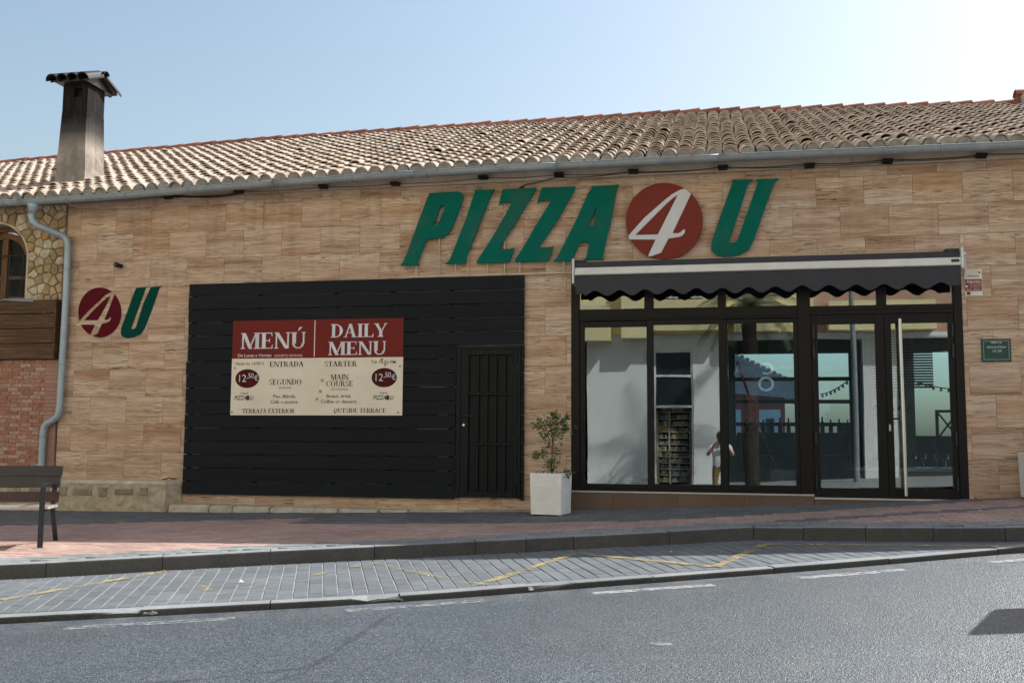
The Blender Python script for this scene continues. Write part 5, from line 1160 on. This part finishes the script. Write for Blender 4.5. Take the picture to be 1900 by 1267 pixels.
clus = [(-.005, .70, .10, 42), (.09, .74, .07, 26), (-.13, .66, .08, 26), (.02, .58, .12, 46), (.20, .63, .055, 30), (.215, .76, .04, 16), (.10, .60, .08, 28), (-.11, .52, .06, 12), (-.19, .30, .055, 18), (-.08, .32, .06, 20), (-.02, .16, .06, 24), (-.07, .05, .07, 20), (.055, .33, .05, 14), (.02, .22, .05, 14), (.09, .07, .045, 8), (.20, .08, .06, 22), (.11, .20, .03, 5), (.03, .80, .04, 12), (.16, .70, .05, 14), (-.02, .42, .04, 6), (.29, .64, .012, 3)]
lf = MB()
for dx, dz, rad, nn in clus:
    yo = rng.uniform(-.14, .14); c = Vector((bx_+dx, by_+yo, zb+dz))
    j = Vector((bx_+.015, by_, zb+max(.02, dz-.12-.2*abs(dx)))); tr_.tube([j, j.lerp(c, .55)+Vector((0, 0, .015)), c], [.0045, .003, .0015], 5)
    for _ in range(int(nn*2.4)):
        p = c+Vector((rng.gauss(0, rad*.55), rng.gauss(0, rad*.6), rng.gauss(0, rad*.5))); L_ = rng.uniform(.028, .052); wd_ = L_*.36
        q = Euler((rng.uniform(-.9, .9), rng.uniform(-.9, .9), rng.uniform(0, 6.28))).to_matrix()
        lf.add([p+q @ Vector(v) for v in ((0, 0, 0), (wd_, L_*.45, .003), (0, L_, 0), (-wd_, L_*.45, .003))], [(0, 1, 2), (0, 2, 3)])
tr_.obj('stem', 'bark', sh); tag(lf.obj('leaves', 'leaf_green', sh), kind='stuff')

# ------------------------------------------------------------------ bench
be = thing('bench', (-7.5, -3.5, -1.13), 'wooden slatted street bench with iron legs, cut off by the left edge', 'bench')
u = Vector((.925, .380, 0)).normalized(); nn_ = Vector((.380, -.925, 0)).normalized(); B0 = Vector((-6.90, -3.19, 0))   # back foot
def bp(s_, d_, z): p = B0+u*s_+nn_*d_; return Vector((p.x, p.y, z))
def beam(name, s0, s1, pr_, mat, parent):
    """plank along the bench with cross section pr_ = [(forward, z), ...]"""
    n = len(pr_); vs = [bp(s0, d_, z) for d_, z in pr_]+[bp(s1, d_, z) for d_, z in pr_]
    return MB().add(vs, [tuple(range(n)), tuple(range(2*n-1, n-1, -1))]+[(i, (i+1) % n, n+(i+1) % n, n+i) for i in range(n)]).obj(name, mat, parent)
gz0 = G(-6.9, -3.19)
def slat_sec(d0, z0, d1, z1, th=.035):
    dv = Vector((d1-d0, z1-z0)).normalized(); q = Vector((dv.y, -dv.x))*th
    return [(d0, z0), (d0+q.x, z0+q.y), (d1+q.x, z1+q.y), (d1, z1)]
E1 = .035
beam('back_slat', -1.75, E1+.01, slat_sec(.12, -.438, .095, -.333), 'bench_wood', be); beam('back_slat', -1.75, E1, slat_sec(.148, -.553, .123, -.445), 'bench_wood', be); beam('back_slat', -1.75, E1, slat_sec(.178, -.703, .152, -.602), 'bench_wood_red', be)
for k in range(3): beam('seat_slat', -1.75, E1, [(.22+k*.135, -.752), (.345+k*.135, -.748), (.345+k*.135, -.722), (.22+k*.135, -.726)], 'bench_seat_glare', be)
for s_ in (-.02, -1.62):
    side = thing('leg_frame', bp(s_, .3, -1.12), None, None) if False else None
    lg = MB(); w_ = .052; T_ = .012
    # front leg runs up into the curved arm rest and back to the upright
    arc_ = [(.615, gz0-.01), (.612, -.80), (.605, -.58), (.595, -.535), (.57, -.508), (.52, -.497), (.40, -.497), (.25, -.505), (.17, -.515)]
    def ribbon_leg(path_, wd, th):
        vs, fs = [], []
        for i, (d_, z) in enumerate(path_):
            a = path_[max(i-1, 0)]; b = path_[min(i+1, len(path_)-1)]; t = Vector((b[0]-a[0], b[1]-a[1])).normalized(); q = Vector((t.y, -t.x))*th/2
            for ss, sg_ in ((-wd/2, 1), (wd/2, 1), (wd/2, -1), (-wd/2, -1)): vs.append(bp(s_+ss, d_+q.x*sg_, z+q.y*sg_))
        for i in range(len(path_)-1): fs += [(4*i+k, 4*i+(k+1) % 4, 4*i+4+(k+1) % 4, 4*i+4+k) for k in range(4)]
        fs += [(0, 1, 2, 3), tuple(4*(len(path_)-1)+k for k in (3, 2, 1, 0))]; return MB().add(vs, fs)
    ribbon_leg(arc_, .052, .016).obj('leg', 'bench_iron', be); ribbon_leg([(.0, gz0-.01), (.19, -.765), (.17, -.62), (.085, -.345)], .045, .02).obj('leg', 'bench_iron', be)
    ribbon_leg([(.19, -.765), (.605, -.765)], .045, .018).obj('seat_support', 'bench_iron', be)

# ------------------------------------------------------------------ litter
def scrap(x, y, off, s_, label):
    z = G(x, y, off)+.006; vs = [(x-s_, y, z), (x, y-s_*.6, z+.004), (x+s_*1.2, y+.005, z+.002), (x+.1*s_, y+s_*.7, z+.012), (x+.2*s_, y, z+s_*.9), (x-.1*s_, y+.3*s_, z+s_*.5)]
    o = MB().add(vs, [(0, 1, 4), (1, 2, 3), (0, 4, 5), (1, 3, 4), (3, 5, 4)]).obj('paper_scrap', 'paper_white'); tag(o, label, 'litter', 'bits of litter')
scrap(-3.99, -4.78, OFF_BAY, .030, 'crumpled white paper scrap lying on the grey bay pavers at left'); scrap(2.74, -1.44, 0, .022, 'small white paper scrap on the red pavement at right'); scrap(-.42, -3.08, OFF_BAY, .016, 'tiny crumpled scrap in the shaded bay close to the kerb'); scrap(-2.45, -4.35, OFF_BAY, .010, 'tiny white speck of paper in the middle of the bay')

# ------------------------------------------------------------------ across the street (seen only as reflections in the glass)
YO = -17.5
ob = thing('opposite_building', (-1, YO, -1.4), 'cream apartment house with balconies across the street, reflected in the glass', 'building')  # real front, stretched and whitened to bounce more light onto the facade
gm = MB(); gz_ = -1.7
for a, b in ((-34, -4.1), (-3.80, -1.78), (-.60, .42), (8.5, 34)): gm.box(a, b, YO-.3, YO, gz_, 3.0)
gm.obj('ground_floor_wall', 'grey_wall', ob)
MB().box(-1.78, -.60, YO-.3, YO, 2.72, 3.0).box(.42, 8.5, YO-.3, YO, 2.95, 3.0).obj('lintel', 'grey_wall', ob)
MB().box(4.25, 5.2, YO-.3, YO-.001, gz_, 2.949).obj('pier', 'grey_wall', ob)
MB().box(-34, 34, YO-4, YO-3.8, gz_, 3.0).box(-.59, .41, YO-3.8, YO-.31, gz_, 2.99).obj('inner_wall', 'interior_dark', ob)
MB().box(-34, 34, YO-4, YO+.02, 2.99, 3.12).obj('floor_slab', 'grey_wall', ob)
MB().box(-34, 1.9, YO-.3, YO-.0, 3.13, 11.5).obj('upper_wall', 'yellow_paint', ob); MB().box(2.9, 7, YO-.3, YO, 3.13, 11.5).obj('upper_wall', 'salmon_paint', ob); MB().box(7, 34, YO-.3, YO, 3.13, 11.5).obj('upper_wall', 'grey_wall', ob)
MB().box(1.9, 2.9, YO-.3, YO+.25, 3.13, 9.5).obj('upper_wall', 'yellow_paint', ob)
for (a, b, z0_, z1_, rail) in ((-8, -3.05, 2.98, 3.95, True), (-2.70, -1.93, 3.05, 4.9, False), (-1.76, .42, 3.27, 4.12, True), (.6, 1.9, 3.2, 4.1, True), (3.3, 6.2, 3.2, 4.0, False)):
    bb = MB().box(a, b, YO, YO+.6, z0_-.06, z0_).box(a, b, YO+.52, YO+.6, z0_+.001, z1_).box(a, a+.08, YO, YO+.52, z0_+.001, z1_).box(b-.08, b, YO, YO+.52, z0_+.001, z1_).obj('balcony', 'yellow_paint', ob)
    if rail:
        rl = MB(); rl.tube([(a, YO+.56, z1_+.45), (b, YO+.56, z1_+.45)], .025, 6).tube([(a, YO+.56, z1_+.06), (b, YO+.56, z1_+.06)], .018, 6); k = a+.05
        while k < b: rl.tube([(k, YO+.56, z1_), (k, YO+.56, z1_+.45)], .012, 5); k += .17
        rl.obj('railing', 'white_paint', bb)
for a, b in ((-6.6, -5.2), (-1.5, -.3)): MB().box(a, b, YO+.001, YO+.03, 3.3, 5.3).obj('window', 'dark_void', ob)
sw = MB().box(-1.78, -1.72, YO-.12, YO-.04, gz_, 2.72).box(-.66, -.60, YO-.12, YO-.04, gz_, 2.72).box(-1.72, -.66, YO-.12, YO-.04, 1.84, 1.91).box(-1.72, -.66, YO-.12, YO-.04, 2.60, 2.72).box(-1.72, -.66, YO-.12, YO-.04, .92, .99).obj('shop_window', 'white_paint', ob)
MB().box(-1.72, -.66, YO-.09, YO-.085, 1.91, 2.60).box(-1.72, -.66, YO-.09, YO-.085, .99, 1.84).obj('pane', 'dark_glass', sw)
shf = thing('shop_shelving', (-1.2, YO-.6, -1.4), 'tall shelving packed with goods inside the shop opposite, seen reflected', 'shelf')
fr_ = MB()
for x in (-1.72, -1.36, -.74): fr_.box(x, x+.04, YO-.85, YO-.4, -1.4, .86)
for k in range(12): fr_.box(-1.72, -.70, YO-.85, YO-.4, -1.30+k*.19, -1.28+k*.19)
fr_.obj('shelf_frame', 'pale_stone', shf)
for k in range(12):
    x = -1.66
    while x < -.80:
        wd_ = rng.uniform(.05, .10); hh = rng.uniform(.09, .155)
        if not -1.37 < x+wd_/2 < -1.31: o = MB().box(x, x+wd_-.008, YO-.8, YO-.42-rng.uniform(0, .03), -1.279+k*.19, -1.279+k*.19+hh).obj('goods', 'goods_%d' % rng.randrange(8), shf)
        x += wd_
rc = MB().box(.42, 4.24, YO-.30, YO-.27, gz_, 2.949).box(5.21, 8.5, YO-.30, YO-.27, gz_, 2.949).obj('shop_glazing', 'dark_glass', ob)
for ch, x_, z_, h_l in (('C', 1.62, 1.93, .36), ('A', .72, 1.93, .30), ('O', 1.55, 1.42, .46)):
    me = text_mesh(ch, h_l, x_, z_, YO-.265, 'goods_7', bold=.02)
    for v in me.vertices: v.co.x = 2*x_-v.co.x
    link('lettering', me, ob)
sb = thing('alarm_siren', (-.98, YO+.05, 1.1), 'white alarm siren box on the wall across the street', 'siren')
MB().cbox(-1.98, -1.72, YO+.0, YO+.09, 2.38, 2.62, .02).obj('box', 'white_paint', sb)
pt = thing('palm_tree', (.98, -14.9, -1.4), 'palm tree with rough trunk across the street, reflected in the fixed window', 'palm tree')
tp = [(.98+.02*math.sin(k), -14.9, -1.5+k*.27) for k in range(20)]
MB().tube(tp, [.20+.018*(k % 2) for k in range(20)], 12).obj('trunk', 'palm_bark', pt)
fm = MB()
for k in range(30):
    az = k*2.4; el0 = rng.uniform(-.3, 1.1); L0 = rng.uniform(1.7, 2.4); p = Vector((.98, -14.9, 3.7)); d_ = Vector((math.cos(az)*math.cos(el0), math.sin(az)*math.cos(el0), math.sin(el0)))
    spine = [p.copy()]
    for i in range(9): p = p+d_*L0/9; d_ = (d_+Vector((0, 0, -.17))).normalized(); spine.append(p.copy())
    for i in range(1, 10):
        a = spine[i-1]; b = spine[i]; t = (b-a).normalized(); sd = t.cross(Vector((0, 0, 1))).normalized()
        for q in range(4):
            o_ = a.lerp(b, q/4)
            for s_ in (-1, 1):
                ll = .45*(1-abs(i-5)/7); tip = o_+(sd*s_*.8+t*.5+Vector((0, 0, -.35))).normalized()*ll
                fm.add([o_, o_+t*.03, tip], [(0, 1, 2)])
tag(fm.obj('crown', 'frond_green', pt), kind='stuff')
pole = thing('lamp_pole', (3.6, -15.5, -1.4), 'pale metal lamp pole across the street', 'lamp post')
MB().tube([(3.75, -15.5, -1.5), (3.75, -15.5, 5.5)], [.08, .06], 10).obj('pole', 'zinc', pole)
# photographer behind the camera position
pe = thing('person', (.02, -13.05, -1.55), 'person in white t-shirt and khaki shorts holding a camera up, seen reflected', 'person')
gy = G(0, -13.0, OFF_ROAD)+.11; gy = -1.62; HS = 1.09
PX_ = .15
J = {'pel': (0, -13.12, gy+.88), 'sp': (0, -13.12, gy+1.08), 'ch': (0, -13.11, gy+1.27), 'nk': (0, -13.11, gy+1.40), 'hd': (0, -13.10, gy+1.50), 'tp': (0, -13.10, gy+1.62)}
bone = [('pel', 'sp'), ('sp', 'ch'), ('ch', 'nk'), ('nk', 'hd'), ('hd', 'tp')]; rad = {'pel': (.155, .115), 'sp': (.145, .11), 'ch': (.165, .12), 'nk': (.055, .055), 'hd': (.082, .095), 'tp': (.06, .07)}
for s_, n_ in ((-1, 'l'), (1, 'r')):
    J.update({n_+'sh': (s_*.18, -13.11, gy+1.32), n_+'el': (s_*.27, -12.98, gy+1.12), n_+'wr': (s_*.10, -12.86, gy+1.40), n_+'ha': (s_*.06, -12.85, gy+1.46), n_+'hp': (s_*.09, -13.12, gy+.82), n_+'kn': (s_*.11, -13.09, gy+.45), n_+'an': (s_*.12, -13.13, gy+.08), n_+'to': (s_*.14, -12.98, gy+.03)})
    bone += [('ch', n_+'sh'), (n_+'sh', n_+'el'), (n_+'el', n_+'wr'), (n_+'wr', n_+'ha'), ('pel', n_+'hp'), (n_+'hp', n_+'kn'), (n_+'kn', n_+'an'), (n_+'an', n_+'to')]
    rad.update({n_+'sh': (.062, .062), n_+'el': (.043, .043), n_+'wr': (.03, .03), n_+'ha': (.036, .025), n_+'hp': (.10, .10), n_+'kn': (.062, .062), n_+'an': (.045, .045), n_+'to': (.04, .035)})
ks = list(J); me = bpy.data.meshes.new('body'); me.from_pydata([(J[k][0]*1.2+PX_, J[k][1], gy+(J[k][2]-gy)*HS) for k in ks], [(ks.index(a), ks.index(b)) for a, b in bone], [])
tmp = bpy.data.objects.new('body_tmp', me); COL.objects.link(tmp); md = tmp.modifiers.new('skin', 'SKIN'); md2 = tmp.modifiers.new('sub', 'SUBSURF'); md2.levels = 2
for k, v in zip(ks, me.skin_vertices[0].data): v.radius = (rad[k][0]*1.22, rad[k][1]*1.15); v.use_root = (k == 'pel')
dg = bpy.context.evaluated_depsgraph_get(); bme = bpy.data.meshes.new_from_object(tmp.evaluated_get(dg)); bpy.data.objects.remove(tmp)
for mm in ('skin', 'shirt_white', 'khaki', 'black_metal'): bme.materials.append(M[mm])
for p in bme.polygons:
    c = p.center; p.use_smooth = True; zz = (c.z-gy)/HS
    p.material_index = 3 if zz < .09 else (2 if .42 < zz < .86 else (1 if .86 <= zz < 1.39 and c.y < -12.97 else 0))
bme.name = 'body'; link('body', bme, pe)
hb = bmesh.new(); bmesh.ops.create_icosphere(hb, subdivisions=2, radius=.112); 
for v in hb.verts: v.co = Vector((v.co.x*.92+PX_, v.co.y*1.08-13.125, v.co.z*1.05+gy+1.575*HS))
hm = bpy.data.meshes.new('hair'); hb.to_mesh(hm); hb.free(); hm.materials.append(M['hair_brown']); link('hair', hm, pe)
cm_ = thing('camera_body', (0, -12.93, 0), 'small black camera held up by the photographer', 'camera')
MB().cbox(PX_-.065, PX_+.065, -12.98, -12.92, -.05, .04, .006).obj('housing', 'black_metal', cm_)
# seen through the rear windows: red house with a tiled roof, string lights
rh = thing('red_house', (1.5, 24, -.9), 'red house with tiled gable roof seen through the rear windows', 'house')
MB().box(-6, 2.35, 22, 30, -1.5, 1.55).obj('wall', 'red_paint', rh)
rr = MB().add([(-6.5, 21.6, 2.9), (.6, 21.6, 2.9), (3.4, 21.6, 1.45), (3.4, 31, 1.45), (.6, 31, 2.9), (-6.5, 31, 2.9), (3.4, 21.6, 1.30), (.4, 21.6, 1.55), (-6.5, 21.6, 1.5)], [(0, 1, 4, 5), (1, 2, 3, 4), (1, 2, 6, 7), (0, 1, 7, 8)]).obj('roof', 'roof_clay', rh)
for k in range(16):
    a = Vector((.6, 21.58, 2.93)).lerp(Vector((3.4, 21.58, 1.48)), k/16); MB().tube([a, a+Vector((0, .5, .05))], .09, 6).obj('roof_tile', 'roof_clay', rh)
for x in (.55, 1.85): 
    wq = MB().box(x-.35, x+.35, 21.93, 21.99, -.6, 1.0).obj('window', 'white_paint', rh); MB().box(x-.13, x+.13, 21.90, 21.925, -.4, .7).obj('pane', 'dark_void', wq)
MB().box(-20, 20, 11.2, 11.3, -1.6, -.45).obj('terrace_wall', 'white_plaster', rh) if False else None
def stringl(p0, p1, sag, label):
    t_ = thing('string_light', p0, label, 'string lights'); pts_ = []
    for i in range(25): q = i/24; p = Vector(p0).lerp(Vector(p1), q); p.z -= sag*4*q*(1-q); pts_.append(p)
    MB().tube(pts_, .012, 5).obj('wire', 'black_cable', t_)
    for i in range(1, 24, 2): MB().tube([pts_[i], pts_[i]+Vector((0, 0, -.07))], [.012, .03], 6).obj('bulb', 'black_cable', t_)
stringl((3.2, 9.0, 1.75), (4.95, 9.0, 1.05), .18, 'string of small bulbs seen through the right door against the sky'); stringl((2.2, 9.0, .95), (3.2, 9.0, 1.75), .16, 'string of small bulbs seen through the left door against the sky')
mp_ = thing('terrace_post', (4.98, 9, -.8), 'thin grey post carrying string lights behind the restaurant', 'post'); MB().tube([(4.95, 9, -1.2), (4.95, 9, 1.1)], .03, 8).obj('post', 'zinc', mp_)
# unseen shadow caster added past the right edge of the view
# made-up flat canopy, its outline projected up from the wanted shadow on the asphalt
hc = 2.5; sh_ = [(1.50, -6.34), (1.80, -5.64), (4.2, -5.35), (4.2, -6.05)]
top = [Vector((x, y, G(1.8, -6, OFF_ROAD)))+sdir*(hc/sdir.z) for x, y in sh_]
cn = thing('shadow_caster', (top[2].x, top[2].y-.3, -.9), 'unseen made-up canopy added beyond the right edge to cast a shadow on the asphalt', 'shadow caster')
MB().add([tuple(p) for p in top]+[tuple(p+Vector((0, 0, .05))) for p in top], [(0, 1, 2, 3), (4, 5, 6, 7), (0, 1, 5, 4), (1, 2, 6, 5), (2, 3, 7, 6), (3, 0, 4, 7)]).obj('shadow_panel', 'zinc', cn)
for a_ in (.55, .95):
    q = top[1].lerp(top[2], a_)-Vector((0, .05, 0)); MB().tube([(q.x, q.y, G(q.x, q.y)-.1), (q.x, q.y, q.z)], .03, 8).obj('post', 'zinc', cn)
